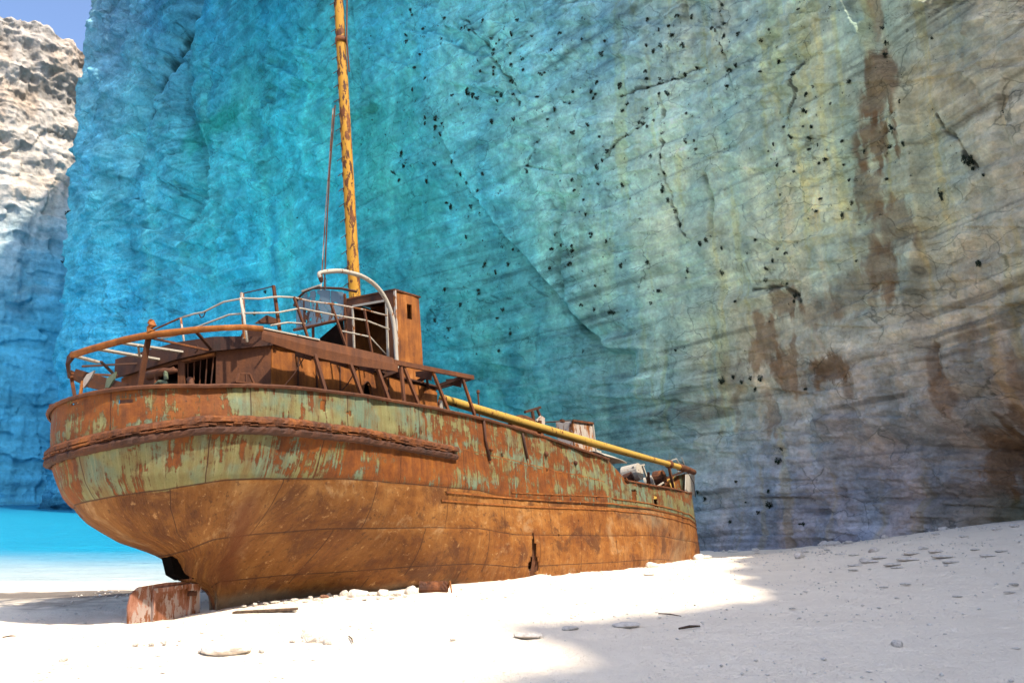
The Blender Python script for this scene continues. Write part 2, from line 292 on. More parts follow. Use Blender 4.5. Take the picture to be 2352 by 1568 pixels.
def seg_dist(s, z, poly, sy=1.0):
    """distance in metres to a polyline, and the position along it 0..1"""
    best = np.full(np.shape(s), 1e9); par = np.zeros(np.shape(s)); side = np.zeros(np.shape(s))
    for i in range(len(poly) - 1):
        a = np.array(poly[i][:2]); b = np.array(poly[i + 1][:2]); d = b - a; L2 = (d ** 2).sum() + 1e-9
        t = np.clip(((s - a[0]) * d[0] + (z - a[1]) * d[1]) / L2, 0, 1)
        dx, dz = s - a[0] - t * d[0], z - a[1] - t * d[1]; dd = np.hypot(dx, dz)
        m = dd < best; best = np.where(m, dd, best); par = np.where(m, (i + t) / (len(poly) - 1), par)
        side = np.where(m, np.sign(d[0] * dz - d[1] * dx), side)
    return best, par, side
def cdist(s):
    x, y, _, _ = path(s); return np.hypot(x, y)
SMIN_VIS = 100.0
def tilt(s): return 0.035 * np.minimum(s, 160) + 0.035 * np.minimum(s, 150)
def cliff_disp(s, z):
    """how far the rock stands out of the leaning base plane (towards the beach)"""
    D = np.clip(cdist(s), 30, 230); k = D / 60.0
    wob = fbm(s / 9 / k, z / 9 / k, 2.2, 3)
    q = z + tilt(s) + 0.6 * k * wob           # tilted beds
    d = 1.5 * k * fbm(s / (26 * k), z / (30 * k), 0.5, 3)
    d += 0.40 * k * fbm(s / (3.0 * k), z / (22 * k), 4.4, 4) * (0.6 + 0.5 * wob)                 # flutes
    d += 0.26 * fbm(s / 14, q / 0.95, 7.7, 4, 0.6) * (1 + 0.6 * (k - 1))                                   # beds
    st = q / 2.6; fr = st - np.floor(st)
    d += 0.22 * (sstep(0, .85, fr) - sstep(.85, 1, fr)) * np.clip(0.4 + 1.0 * fbm(s / 8, np.floor(st), 3.1, 2), 0, 1)
    r = fbm(s / (4.5 * k), z / (4.5 * k), 12.1, 5, 0.55, ridged=True)
    d += 0.62 * k * r * np.clip(0.45 + fbm(s / (15 * k), z / (12 * k), 6.6, 2) * 1.4, 0.12, 1.2)
    d += 0.09 * k * fbm(s / (0.8 * k), z / (0.8 * k), 1.1, 4)
    # broken blocks with sharp edges, thin ledges, deep joints
    ws, wz = s + 1.6 * k * fbm(s / (4 * k), z / (4 * k), 61.0, 3), q + 0.9 * k * fbm(s / (5 * k), z / (5 * k), 62.0, 3)
    b1 = _h(np.floor(ws / (3.4 * k)).astype(np.int64), np.floor(wz / (1.5 * k)).astype(np.int64), np.zeros(s.shape, np.int64)); b2 = _h(np.floor(ws / (1.1 * k) + 7).astype(np.int64), np.floor(wz / (0.5 * k) + 3).astype(np.int64), np.ones(s.shape, np.int64))
    rough_ = np.clip(0.35 + 1.3 * fbm(s / (11 * k), z / (9 * k), 63.0, 3), 0.05, 1.2)
    d += k * (0.34 * b1 + 0.15 * b2) * rough_
    s2 = q / 0.85; f2 = s2 - np.floor(s2); d += 0.24 * (f2 - 0.5) * np.clip(0.3 + 1.2 * fbm(s / 6, np.floor(s2) * 1.7, 64.0, 2), 0, 1)
    jn = np.abs(fbm(s / (5.5 * k), z / (24 * k), 65.0, 3)); d -= 0.55 * k * sstep(0.05, 0.0, jn) * sstep(0.0, 0.3, fbm(s / (8 * k), z / (8 * k), 66.0, 2))
    d *= 1 - 0.85 * np.exp(-((s - 115.5) / 3.8) ** 4) * sstep(21, 27, z)
    d *= 1 - 0.5 * sstep(252, 266, s)
    d += sstep(250, 262, s) * (2.6 * np.clip(fbm(s / 5, z / 7, 71.5, 4, 0.55), 0, 1) + 1.2 * np.clip(_h(np.floor(s / 3 + fbm(s / 5, z / 5, 8, 2)).astype(np.int64), np.floor(z / 2.4 + fbm(s / 5, z / 5, 9, 2)).astype(np.int64), np.zeros(s.shape, np.int64)), 0, 1) * 0.7)
    # plate edge running down to the ship: right of it the rock stands forward
    dd, pp, sd_ = seg_dist(s, z, EDGE)
    m = sstep(0, 0.12, pp) * (1 - sstep(0.93, 1.0, pp)) * np.exp(-dd / 5.0)
    d -= np.where(sd_ > 0, 1.0, 0.0) * 1.3 * m * sstep(0, 0.5, dd)
    dd, pp, sd_ = seg_dist(s, z, RIDGE)
    d += 0.12 * np.exp(-(dd / 0.5) ** 2) - np.where(sd_ < 0, 0.9, 0.0) * np.exp(-dd / 2.4) * sstep(0, .6, dd)
    dd, pp, _ = seg_dist(s, z, FISS); d -= 4.5 * np.exp(-(dd / 3.2) ** 2)
    dd, pp, _ = seg_dist(s, z, FISS2); d -= 2.0 * np.exp(-(dd / 2.4) ** 2)
    for c in CRACKS:
        dd, pp, _ = seg_dist(s + 0.5 * fbm(s * .8, z * .8, 71.0, 4), z, c); wd = 0.10 * (0.5 + 0.9 * fbm(s * 1.5, z * 1.5, 3.0, 2)); d -= 0.3 * np.exp(-(dd / np.maximum(wd, .05)) ** 2)
    for cs, cz, rs, rz, kk in STAIN:
        g = np.exp(-(((s - cs) / rs) ** 2 + ((z - cz) / rz) ** 2)); d -= 0.55 * kk * g * (0.6 + 0.8 * r)
    # undercut at the foot on the right
    foot = np.exp(-((s - 111) / 8.0) ** 2) * sstep(9.5, 4.0, z); d -= 3.6 * foot * (0.75 + 0.5 * r)
    ft = np.exp(-((s - 116) / 16.0) ** 2) * sstep(15, 6, z); d += 0.8 * ft * fbm(s / 1.6, z / 2.2, 15.0, 5, 0.6)
    # rubbly rolled foot
    d += 1.2 * sstep(3.0, -1.2, z) * (0.7 + 0.6 * fbm(s / 2.2, z / 2.0, 5.5, 3))
    return d
def cliff_pt(s, z):
    x, y, nx, ny = path(s); d = LEAN * np.maximum(z, 0) * (1 - 0.8 * sstep(225, 262, s)) + cliff_disp(s, z)
    return np.stack([x + nx * d, y + ny * d, z], -1)
HS = [(0, 92), (35, 80), (50, 70), (59.4, 63.3), (60.6, 62), (62.2, 59.0), (64.2, 63.5), (66, 60), (67.7, 58.2), (70, 54), (73, 50.5), (75, 47.5), (77.4, 45.4), (79.4, 45.6), (83, 44.2), (86.8, 41.8), (90.2, 39.4), (95.3, 35.5), (98, 33), (101, 29.5), (108, 26.8), (112, 27.8), (116, 31), (120, 34), (130, 44), (145, 55), (170, 72), (200, 92), (235, 110), (262, 122), (272, 124), (276, 124), (300, 124)]
def top_h(s):
    h = np.interp(s, [a for a, _ in HS], [b for _, b in HS])
    return h + np.where(s < 106, 1.7 * fbm(s / 1.6, 1.7, 0.3, 4, 0.6), 0.05 * h * sstep(112, 125, s) * fbm(s / 6.0, 1.7, 0.3, 5, 0.6))

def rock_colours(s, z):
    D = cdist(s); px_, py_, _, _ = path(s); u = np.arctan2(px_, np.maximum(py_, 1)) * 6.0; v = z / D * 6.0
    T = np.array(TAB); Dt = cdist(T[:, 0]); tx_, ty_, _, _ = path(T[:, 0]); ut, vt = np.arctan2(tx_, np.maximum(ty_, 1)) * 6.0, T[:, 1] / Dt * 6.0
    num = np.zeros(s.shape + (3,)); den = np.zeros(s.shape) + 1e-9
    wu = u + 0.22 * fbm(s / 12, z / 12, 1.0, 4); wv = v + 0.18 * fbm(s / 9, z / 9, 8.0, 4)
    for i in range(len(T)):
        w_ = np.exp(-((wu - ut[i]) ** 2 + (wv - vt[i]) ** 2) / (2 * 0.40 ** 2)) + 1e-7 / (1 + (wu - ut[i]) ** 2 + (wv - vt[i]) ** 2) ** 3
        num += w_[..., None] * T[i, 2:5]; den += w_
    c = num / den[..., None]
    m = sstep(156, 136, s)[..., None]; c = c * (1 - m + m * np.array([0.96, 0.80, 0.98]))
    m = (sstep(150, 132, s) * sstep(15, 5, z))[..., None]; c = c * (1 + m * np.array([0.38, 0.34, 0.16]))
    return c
def rock_base(s, z):
    c = rock_colours(s, z) * ROCK_GAIN
    k = np.clip(cdist(s), 30, 230) / 60.0
    wob = fbm(s / 9 / k, z / 9 / k, 2.2, 3)
    q = z + tilt(s) + 0.6 * k * wob
    # warm / cool mineral mottling, streaks running down, thin dark bedding lines
    mot = fbm(s / (4 * k), z / (6 * k), 21.0, 5, 0.6); fl = fbm(s / (0.9 * k), z / (9 * k), 31.0, 4, 0.6)
    warm = np.array([1.18, 1.0, 0.84]); cool = np.array([0.78, 1.0, 1.08])
    t = np.clip(0.5 + 0.9 * (0.6 * mot + 0.6 * fl), 0, 1)[..., None]
    c = c * (cool * (1 - t) + warm * t)
    c = c * (1 + 0.30 * fbm(s / (2.2 * k), z / (3.5 * k), 41.0, 5, 0.62) + 0.28 * fl + 0.42 * fbm(s / (0.55 * k), z / (0.8 * k), 42.0, 4, 0.65))[..., None]
    fr1 = np.abs(fbm(s / (5.0 * k) + 0.3 * z / k, z / (3.2 * k), 44.0, 4, 0.6)); fr2 = np.abs(fbm(s / (2.0 * k), z / (6.5 * k), 46.0, 4, 0.55)); gate = sstep(0.02, 0.25, fbm(s / (7 * k), z / (7 * k), 48.0, 3))
    c = c * (1 - 0.50 * sstep(0.020, 0.0, fr1) * gate - 0.40 * sstep(0.016, 0.0, fr2) * sstep(0.02, 0.25, fbm(s / (5 * k), z / (6 * k), 49.0, 3)))[..., None]
    bed = fbm(s / 11, q / 0.55, 51.0, 4, 0.6)
    c = c * (1 - (0.24 + 0.22 * sstep(165, 150, s)) * sstep(0.12, 0.42, bed) * sstep(-0.3, 0.3, fbm(s / (7 * k), z / (5 * k), 57.0, 3)))[..., None]
    c = c * (1 + 0.22 * sstep(0.2, 0.5, -bed))[..., None]
    st = q / 2.6; fr = st - np.floor(st)
    c = c * (1 - 0.35 * np.exp(-((fr - 0.02) / 0.05) ** 2) * sstep(0, .3, fbm(s / 8, np.floor(st), 3.1, 2)))[..., None]
    vs_ = sstep(0.12, 0.45, fbm(s / 0.7, z / 10, 95.0, 4, 0.6)) * sstep(146, 134, s) * 0.55; c = c * (1 + vs_[..., None] * np.array([0.10, -0.06, -0.42]))
    br = np.array([0.21, 0.112, 0.050])
    jag = 0.5 * fbm(s / 1.1, z / 1.6, 61.0, 5, 0.65); jg2 = 0.45 * fbm(s / 0.45, z / 2.6, 67.0, 4, 0.6)
    for cs, cz, rs, rz, kk in STAIN:
        g = np.exp(-(((s - cs) / rs) ** 2 + ((z - cz) / rz) ** 2)); m = (kk * 0.85 * sstep(0.26, 0.60, g + jag * 1.2 + jg2 * 1.3) * sstep(0.06, 0.28, g))[..., None]
        c = c * (1 - m) + br * (1 + 0.7 * jag + 0.5 * fl)[..., None] * m
    gr = np.array([0.02, 0.30, 0.24]) * 1.2
    for cs, cz, rs, rz, kk in GREENPATCH:
        g = np.exp(-(((s - cs) / rs) ** 2 + ((z - cz) / rz) ** 2)); m = (kk * sstep(0.25, 0.8, g + jag))[..., None]; c = c * (1 - m) + gr * m
    dk = np.array([0.025, 0.04, 0.035])
    for cr in CRACKS:
        dd, pp, _ = seg_dist(s + 0.5 * fbm(s * .8, z * .8, 71.0, 4), z, cr); wd = -0.01 + 0.26 * fbm(s * 1.3, z * 1.3, 73.0, 3)
        m = (0.66 * (1 - sstep(np.maximum(wd, -.10), np.maximum(wd, -.10) + 0.10, dd)))[..., None]; c = c * (1 - m) + dk * m
    dd, _, _ = seg_dist(s + 1.6 * fbm(s / 3, z / 3, 81.0, 3), z, FISS); m = (0.9 * sstep(2.2, 0.8, dd + 2.2 * fbm(s / 1.5, z / 2.5, 82, 3)))[..., None]; c = c * (1 - m) + np.array([0.008, 0.045, 0.05]) * m
    dd, _, _ = seg_dist(s + 1.2 * fbm(s / 3, z / 3, 83.0, 3), z, FISS2); m = (0.35 * sstep(1.8, 0.3, dd))[..., None]; c = c * (1 - m) + np.array([0.02, 0.10, 0.12]) * m
    dd, _, sd_ = seg_dist(s, z, EDGE); m = (0.40 * (sd_ > 0) * sstep(1.4, 0.1, dd + jag))[..., None]; c = c * (1 - m) + np.array([0.03, 0.16, 0.16]) * m  # recessed side of the plate edge painted dark, as its shade
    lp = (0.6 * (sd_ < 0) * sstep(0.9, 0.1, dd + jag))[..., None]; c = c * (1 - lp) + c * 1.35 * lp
        # wet dark band and moss at the foot
    wet_shade = (0.75 * sstep(1.2, -0.9, z - 1.0 + 1.2 * fbm(s / 5, z / 3, 91, 3)) * sstep(150, 200, s))[..., None]; c = c * (1 - wet_shade) + np.array([0.02, 0.12, 0.19]) * wet_shade
    ms = (0.8 * np.exp(-((s - 110) / 5.5) ** 2) * sstep(2.9, 1.8, z + 0.6 * fbm(s, z, 92, 3)))[..., None]; c = c * (1 - ms) + np.array([0.05, 0.085, 0.02]) * ms
    return np.clip(c, 0.004, 0.9)

ROCK_GAIN = np.array([1.22, 0.98, 0.78])
ROCK_STAIN = 1.0
# columns equally spaced as seen from the beach, rows by height
def cliff_columns():
    vis = np.linspace(104, S_END, 6000); x, y, _, _ = path(vis); a = np.unwrap(np.arctan2(-x, y)); a = np.maximum.accumulate(a + np.arange(len(a)) * 1e-9)
    cols = np.interp(np.linspace(a[0], a[-1], 1020), a, vis)
    return np.concatenate([np.linspace(0, 103.2, 130), cols])
cs_ = cliff_columns(); NR = 620
zb = np.full(len(cs_), -3.5); zt = top_h(cs_)
hh = np.linspace(0, 1, NR) ** 1.12
Sg = np.repeat(cs_[:, None], NR, 1); Zg = zb[:, None] + (zt - zb)[:, None] * hh[None]
Pg = cliff_pt(Sg, Zg)
# top rolls away from the beach
x0, y0, nx0, ny0 = path(cs_); tops = []; crest = Pg[:, -1]
for k_, (o_, dz) in enumerate([(1.5, 0.9), (5, 1.5), (14, 0.5), (40, -6)]):
    tops.append(np.stack([crest[:, 0] - nx0 * o_, crest[:, 1] - ny0 * o_, crest[:, 2] + dz + 1.0 * fbm(cs_ / 4, k_ * 1.3, 2, 3)], -1))
Pall = np.concatenate([Pg] + [t_[:, None] for t_ in tops], 1)
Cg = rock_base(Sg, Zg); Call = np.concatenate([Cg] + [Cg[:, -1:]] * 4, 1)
def rock_mat(name, sc=1.0, bd=0.25, pits=False):
    m, t, b = new_mat(name); N = NT(t); co = N.coord()
    c = N.attr('tint'); n1 = N.noise(co, 1.6 * sc, 8, 0.65); n2 = N.noise(N.map(co, (0.35 * sc, 0.35 * sc, 0.9 * sc)), 1, 7, 0.7)
    f = N.math('MULTIPLY_ADD', n1, 1.1, 0.45); f = N.math('MULTIPLY', f, N.math('MULTIPLY_ADD', n2, 0.6, 0.7))
    col = N.mix(1.0, c, f, 'MULTIPLY')
    if pits:
        wv = N.n.new('ShaderNodeVectorMath'); wv.operation = 'ADD'; N.put(wv.inputs[0], co); N.put(wv.inputs[1], N.n.new('ShaderNodeTexNoise').outputs['Color'])
        gate = N.rng(N.noise(co, 0.10, 3, 0.6), 0.48, 0.60); hgt_ = N.rng(N.xyz(co)[2], 6, 22)
        p1 = N.rng(N.voro(wv.outputs[0], 0.75), 0.10, 0.06); p2 = N.rng(N.voro(wv.outputs[0], 1.7), 0.09, 0.05)
        pm = N.math('MULTIPLY', N.math('MAXIMUM', p1, p2), N.math('MULTIPLY', gate, hgt_)); pm = N.math('MULTIPLY', pm, N.rng(N.xyz(co)[1], 150, 90))
        col = N.mix(N.math('MULTIPLY', pm, 0.85), col, (0.012, 0.02, 0.016))
        fine = N.noise(co, 5.5, 5, 0.7); col = N.mix(1.0, col, N.math('MULTIPLY_ADD', fine, 0.7, 0.65), 'MULTIPLY')
    if pits:
        wv2 = N.n.new('ShaderNodeVectorMath'); wv2.operation = 'MULTIPLY_ADD'; nz = N.n.new('ShaderNodeTexNoise'); nz.inputs['Scale'].default_value = 0.7; nz.inputs['Detail'].default_value = 5; N.put(nz.inputs['Vector'], co); N.put(wv2.inputs[0], nz.outputs['Color']); wv2.inputs[1].default_value = (1.6, 1.6, 1.0); N.put(wv2.inputs[2], co)
        e1 = N.voro(N.map(wv2.outputs[0], (0.30, 0.30, 0.62)), 1, 'DISTANCE_TO_EDGE'); e2 = N.voro(N.map(wv2.outputs[0], (0.9, 0.9, 2.2), loc=(3, 1, 4)), 1, 'DISTANCE_TO_EDGE')
        g1 = N.rng(N.noise(co, 0.22, 4, 0.6), 0.47, 0.60); g2 = N.rng(N.noise(N.map(co, loc=(9, 9, 9)), 0.35, 4, 0.6), 0.50, 0.62)
        ln = N.math('MAXIMUM', N.math('MULTIPLY', N.rng(e1, 0.022, 0.004), g1), N.math('MULTIPLY', N.math('MULTIPLY', N.rng(e2, 0.035, 0.008), g2), 0.7))
        col = N.mix(N.math('MULTIPLY', ln, 0.55), col, N.mix(1.0, col, (0.22, 0.26, 0.26), 'MULTIPLY'))
        cellc = N.voro(N.map(wv2.outputs[0], (0.30, 0.30, 0.62)), 1, 'F1', 'Color'); col = N.mix(0.5, col, N.mix(1.0, col, N.mix(N.xyz(cellc)[0], (0.80, 0.84, 0.88), (1.2, 1.16, 1.08)), 'MULTIPLY'))
    N.put(b.inputs['Base Color'], col); b.inputs['Roughness'].default_value = 0.95; b.inputs['Specular IOR Level'].default_value = 0.15
    N.put(b.inputs['Normal'], N.bump(N.math('ADD', n1, N.math('MULTIPLY', n2, 0.7)), bd, 1.0))
    return m
M_cliff = rock_mat('cliff_limestone', bd=0.32, pits=True)
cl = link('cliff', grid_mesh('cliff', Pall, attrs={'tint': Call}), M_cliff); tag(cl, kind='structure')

# ------------------------------------------------------------------ sunlit headland on the far left
LP = smooth_path([(-84, 214), (-97, 206), (-110, 193), (-123, 182), (-140, 172), (-170, 170)], 20)
ls = np.concatenate([[0], np.cumsum(np.linalg.norm(np.diff(LP, axis=0), axis=1))])
def head_pt(s, z):
    x, y = np.interp(s, ls, LP[:, 0]), np.interp(s, ls, LP[:, 1]); e = 2.0
    tx, ty = np.interp(s + e, ls, LP[:, 0]) - np.interp(s - e, ls, LP[:, 0]), np.interp(s + e, ls, LP[:, 1]) - np.interp(s - e, ls, LP[:, 1]); L = np.hypot(tx, ty); nx, ny = -ty / L, tx / L
    r = fbm(s / 9, z / 11, 5.1, 6, 0.58, ridged=True)
    up = sstep(60, 100, z)
    d = 4.0 * fbm(s / 22, z / 40, 1.9, 3) + (0.35 + 3.0 * up) * r + 0.32 * fbm(s / 12, z / 1.8, 7, 4) + 1.6 * fbm(s / 3.5, z / 16, 3, 4) + 0.6 * _h(np.floor(s / 5 + fbm(s / 6, z / 6, 8, 2)).astype(np.int64), np.floor(z / 3 + fbm(s / 6, z / 6, 9, 2)).astype(np.int64), np.zeros(s.shape, np.int64)) - 0.10 * np.maximum(z - 70, 0) - 0.02 * z
    d += 6 * sstep(40, 0, z)
    return np.stack([x + nx * d, y + ny * d, z], -1), r, up
hs_ = np.linspace(0, ls[-1], 330); ht = 118 + 5.5 * fbm(hs_ / 7, 0.4, 9, 4) - 0.05 * hs_
Zh = -3 + (ht[:, None] + 3) * np.linspace(0, 1, 420)[None]; Sh = np.repeat(hs_[:, None], 420, 1)
Ph, rh, uph = head_pt(Sh, Zh)
back = [np.stack([Ph[:, -1, 0] - o_ * 0.6, Ph[:, -1, 1] + o_ * 0.8, Ph[:, -1, 2] + dz], -1)[:, None] for o_, dz in ((3, 1), (20, 2), (60, -10))]
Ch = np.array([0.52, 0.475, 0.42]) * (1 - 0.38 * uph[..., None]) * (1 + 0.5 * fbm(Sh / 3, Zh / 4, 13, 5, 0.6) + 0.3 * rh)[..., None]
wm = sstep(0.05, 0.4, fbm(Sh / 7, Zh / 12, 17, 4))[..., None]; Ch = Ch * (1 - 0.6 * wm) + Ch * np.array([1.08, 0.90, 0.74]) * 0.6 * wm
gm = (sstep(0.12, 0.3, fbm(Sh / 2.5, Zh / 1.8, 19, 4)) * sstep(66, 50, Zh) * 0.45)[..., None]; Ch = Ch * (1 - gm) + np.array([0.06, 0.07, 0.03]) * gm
# low part tinted blue where the wall's shadow falls, shade painted into the colour
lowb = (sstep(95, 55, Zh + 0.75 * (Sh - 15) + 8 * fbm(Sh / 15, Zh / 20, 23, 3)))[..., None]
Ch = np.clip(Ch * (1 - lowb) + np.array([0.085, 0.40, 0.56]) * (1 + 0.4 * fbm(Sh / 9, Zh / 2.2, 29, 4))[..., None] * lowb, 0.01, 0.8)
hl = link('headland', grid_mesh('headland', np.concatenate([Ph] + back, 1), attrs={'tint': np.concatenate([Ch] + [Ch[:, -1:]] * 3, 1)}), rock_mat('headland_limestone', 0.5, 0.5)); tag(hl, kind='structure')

# ------------------------------------------------------------------ sand
def axis(a, b, fine0, fine1, df, dc):
    l = list(np.arange(a, fine0, dc)) + list(np.arange(fine0, fine1, df)) + list(np.arange(fine1, b, dc)) + [b]
    return np.array(l)
gx = axis(-150, 60, -16, 26, 0.075, 1.5); gy = axis(-40, 130, 7, 58, 0.085, 1.5)
GX, GY = np.meshgrid(gx, gy, indexing='ij'); GZ = sand_z(GX, GY); GZ += 0.030 * fbm(GX * 1.1, GY * 1.5, 5.5, 2) - 0.035 * np.clip(fbm(GX * 3.1, GY * 3.6, 9.5, 2) - 0.15, 0, 1)
_fr = random.Random(21)
def dimple(cx, cy, ang, L, W, dep):
    i0, i1 = np.searchsorted(gx, [cx - .45, cx + .45]); j0, j1 = np.searchsorted(gy, [cy - .45, cy + .45])
    if i1 <= i0 or j1 <= j0: return
    X_, Y_ = GX[i0:i1, j0:j1] - cx, GY[i0:i1, j0:j1] - cy; u = X_ * math.cos(ang) + Y_ * math.sin(ang); v = -X_ * math.sin(ang) + Y_ * math.cos(ang)
    r2 = (u / L) ** 2 + (v / W) ** 2; GZ[i0:i1, j0:j1] += -dep * np.exp(-r2) + dep * .45 * np.exp(-((np.sqrt(r2) - 1.5) / .4) ** 2)
for _ in range(26):
    px_, py_, a_ = _fr.uniform(-10, 19), _fr.uniform(9, 34), _fr.uniform(0, 6.28)
    for k in range(_fr.randint(8, 22)):
        sx_ = .13 * (1 if k % 2 else -1); dimple(px_ - math.sin(a_) * sx_, py_ + math.cos(a_) * sx_, a_, .17, .075, _fr.uniform(.02, .045)); px_ += math.cos(a_) * .62; py_ += math.sin(a_) * .62; a_ += _fr.uniform(-.12, .12)
for _ in range(900): dimple(_fr.uniform(-13, 22), _fr.uniform(8, 42), _fr.uniform(0, 3), _fr.uniform(.06, .3), _fr.uniform(.05, .16), _fr.uniform(-.02, .035))
m, t, b = new_mat('sand'); N = NT(t); co = N.coord()
n1 = N.noise(co, 0.6, 5, 0.6); n2 = N.noise(co, 9, 6, 0.7); n3 = N.noise(N.map(co, (2.2, 3.2, 1)), 1, 4, 0.6); peb = N.voro(co, 17)
col = N.ramp(n1, [(0.3, (0.82, 0.715, 0.575)), (0.7, (0.89, 0.79, 0.645))])
col = N.mix(N.rng(n2, 0.56, 0.72, 0, 0.35), col, (0.58, 0.50, 0.43)); col = N.mix(N.rng(n3, 0.58, 0.75, 0, 0.25), col, (0.64, 0.56, 0.49))
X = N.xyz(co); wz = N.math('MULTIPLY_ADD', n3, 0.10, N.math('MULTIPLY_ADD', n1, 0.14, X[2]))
wet_shade = N.math('MULTIPLY', N.rng(wz, 0.06, -0.10), N.math('MULTIPLY', N.rng(X[0], -5, -7.5), N.math('MULTIPLY', N.rng(X[1], 19.5, 21.0), N.rng(wz, -0.34, -0.20))))  # damp sand tone that also paints the ship's shadow darker here
col = N.mix(N.math('MULTIPLY', wet_shade, 0.9), col, (0.095, 0.078, 0.068))
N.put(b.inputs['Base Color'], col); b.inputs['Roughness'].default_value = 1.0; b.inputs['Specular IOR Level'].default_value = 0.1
hgt = N.math('ADD', N.math('MULTIPLY', n2, 0.5), N.math('ADD', N.math('MULTIPLY', n3, 1.0), N.math('MULTIPLY', N.rng(peb, 0, 0.4), -0.25)))
N.put(b.inputs['Normal'], N.bump(hgt, 0.11, 1.0)); M_sand = m
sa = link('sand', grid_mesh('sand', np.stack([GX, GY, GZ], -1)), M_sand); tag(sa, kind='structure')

# (footprints are pressed into the sheet above)
# ------------------------------------------------------------------ sea, with the pale surf at the beach
m, t, b = new_mat('sea_water'); N = NT(t); co = N.coord(); X = N.xyz(co)
wob = N.noise(N.map(co, (0.06, 0.12, 1)), 1, 5, 0.6)
far = N.math('MULTIPLY_ADD', wob, 14.0, X[1])
foam = N.rng(N.math('MULTIPLY_ADD', X[0], 0.10, far), 66, 44)
deep = N.rng(far, 120, 175)
n2 = N.noise(N.map(co, (0.25, 1.2, 1)), 1, 6, 0.65)
wc = N.mix(deep, (0.010, 0.235, 0.38), (0.006, 0.12, 0.26)); wc = N.mix(N.rng(n2, 0.45, 0.7, 0, 0.35), wc, (0.02, 0.33, 0.47))
fc = N.mix(n2, (0.22, 0.30, 0.31), (0.46, 0.50, 0.49)); col = N.mix(foam, wc, fc)
N.put(b.inputs['Base Color'], col); N.put(b.inputs['Roughness'], N.math('MULTIPLY_ADD', foam, 0.5, 0.28)); b.inputs['IOR'].default_value = 1.33; b.inputs['Specular IOR Level'].default_value = 0.25
N.put(b.inputs['Normal'], N.bump(N.math('ADD', n2, N.noise(N.map(co, (0.8, 2.4, 1)), 1, 4, 0.6)), 0.5, 1.0))
wx = np.linspace(-400, 40, 300); wy = np.concatenate([np.linspace(30, 130, 260), np.linspace(131, 420, 120)])
WX, WY = np.meshgrid(wx, wy, indexing='ij'); WZ = -1.6 + 0.05 * fbm(WX / 6, WY / 2.5, 0.1, 3) + 0.18 * np.clip(fbm(WX / 30, WY / 5, 4.1, 3), 0, 1) * sstep(80, 48, WY)
wa = link('water', grid_mesh('water', np.stack([WX, WY, WZ], -1)), m); tag(wa, kind='structure')

# ------------------------------------------------------------------ the ship's own frame: x starboard, y towards the bow, z up (metres)
SX = Vector((0.84487849, -0.51426375, 0.14735376)); SY = Vector((0.5282857, 0.84543385, -0.0784591)); SZ = Vector((-0.08422919, 0.14413329, 0.98596706))
ship = bpy.data.objects.new('shipwreck', None); C.objects.link(ship)
M4 = Matrix((SX, SY, SZ)).transposed().to_4x4(); M4.translation = Vector((-7.4387, 20.0, -0.00834)); ship.matrix_world = M4
tag(ship, 'large rusted cargo ship stranded on the white sand with peeling pale green paint', 'shipwreck')

UB0, BEAM = 0.6, 3.1
def Bd(u):
    u = np.asarray(u, float); t = np.clip((u - 17) / (35.3 - 17), 0, 1); return BEAM * (1 - t ** 2.2)
HBW = [-.5, 0, .5, 1, 1.5, 2, 2.5, 3, 3.8, 9]
HBU = [0.6, 3, 6, 10, 17, 28, 35.3]
HBT = np.array([[.02, .03, .04, .09, .36, .62, .80, .91, 1, 1], [.03, .05, .17, .44, .68, .82, .91, .97, 1, 1], [.25, .42, .68, .84, .92, .97, .99, 1, 1, 1],
                [.72, .85, .95, .99, 1, 1, 1, 1, 1, 1], [.78, .88, .96, 1, 1, 1, 1, 1, 1, 1], [.42, .5, .66, .78, .85, .90, .94, .97, 1, 1], [.80, .85, .9, .93, .95, .96, .97, .98, 1, 1]])
def hb(w, u):
    w = np.asarray(w, float); u = np.broadcast_to(np.asarray(u, float), w.shape)
    cols = np.stack([np.interp(w, HBW, HBT[i]) for i in range(len(HBU))], -1)
    # smooth in w
    cols = (cols + np.stack([np.interp(w - .18, HBW, HBT[i]) for i in range(len(HBU))], -1) + np.stack([np.interp(w + .18, HBW, HBT[i]) for i in range(len(HBU))], -1)) / 3
    k = np.clip(np.searchsorted(HBU, u) - 1, 0, len(HBU) - 2); f = np.clip((u - np.take(HBU, k)) / (np.take(HBU, k + 1) - np.take(HBU, k)), 0, 1); f = f * f * (3 - 2 * f)
    a = np.take_along_axis(cols, k[..., None], -1)[..., 0]; b_ = np.take_along_axis(cols, (k + 1)[..., None], -1)[..., 0]
    return a * (1 - f) + b_ * f
UAW = [(-.5, .8), (0, .72), (.35, .60), (.55, .42), (.66, .12), (.74, -.28), (1.0, -.45), (1.25, -.6), (1.49, -1.1), (1.72, -1.78), (2.17, -2.45), (2.8, -2.95), (3.4, -3.16), (4.6, -3.24), (6, -3.26)]
def ua(w): return np.interp(w, [a for a, _ in UAW], [b for _, b in UAW])
def top_w(u, side):
    s = np.interp(u, [-3.5, -1.8, .6, 2.6, 5.7, 8.4, 12, 15.5, 17.2, 17.9, 18.9, 22, 30, 34.4, 34.6, 35.3], [4.60, 4.62, 4.86, 5.04, 5.19, 5.25, 5.17, 4.99, 4.90, 4.62, 4.20, 4.26, 4.68, 5.18, 6.45, 6.55])
    p = np.interp(u, [-3.5, -1.8, .6, 2.6, 5.7, 8.4, 12, 15.5, 17.2, 17.9, 18.9, 22, 28, 30.6, 32, 34.2, 35.3], [4.60, 4.62, 4.86, 5.04, 5.19, 5.25, 5.17, 4.99, 4.90, 4.62, 4.20, 4.26, 4.5, 5.45, 5.9, 6.3, 6.5])
    return np.where(np.asarray(side) > 0, s, p)
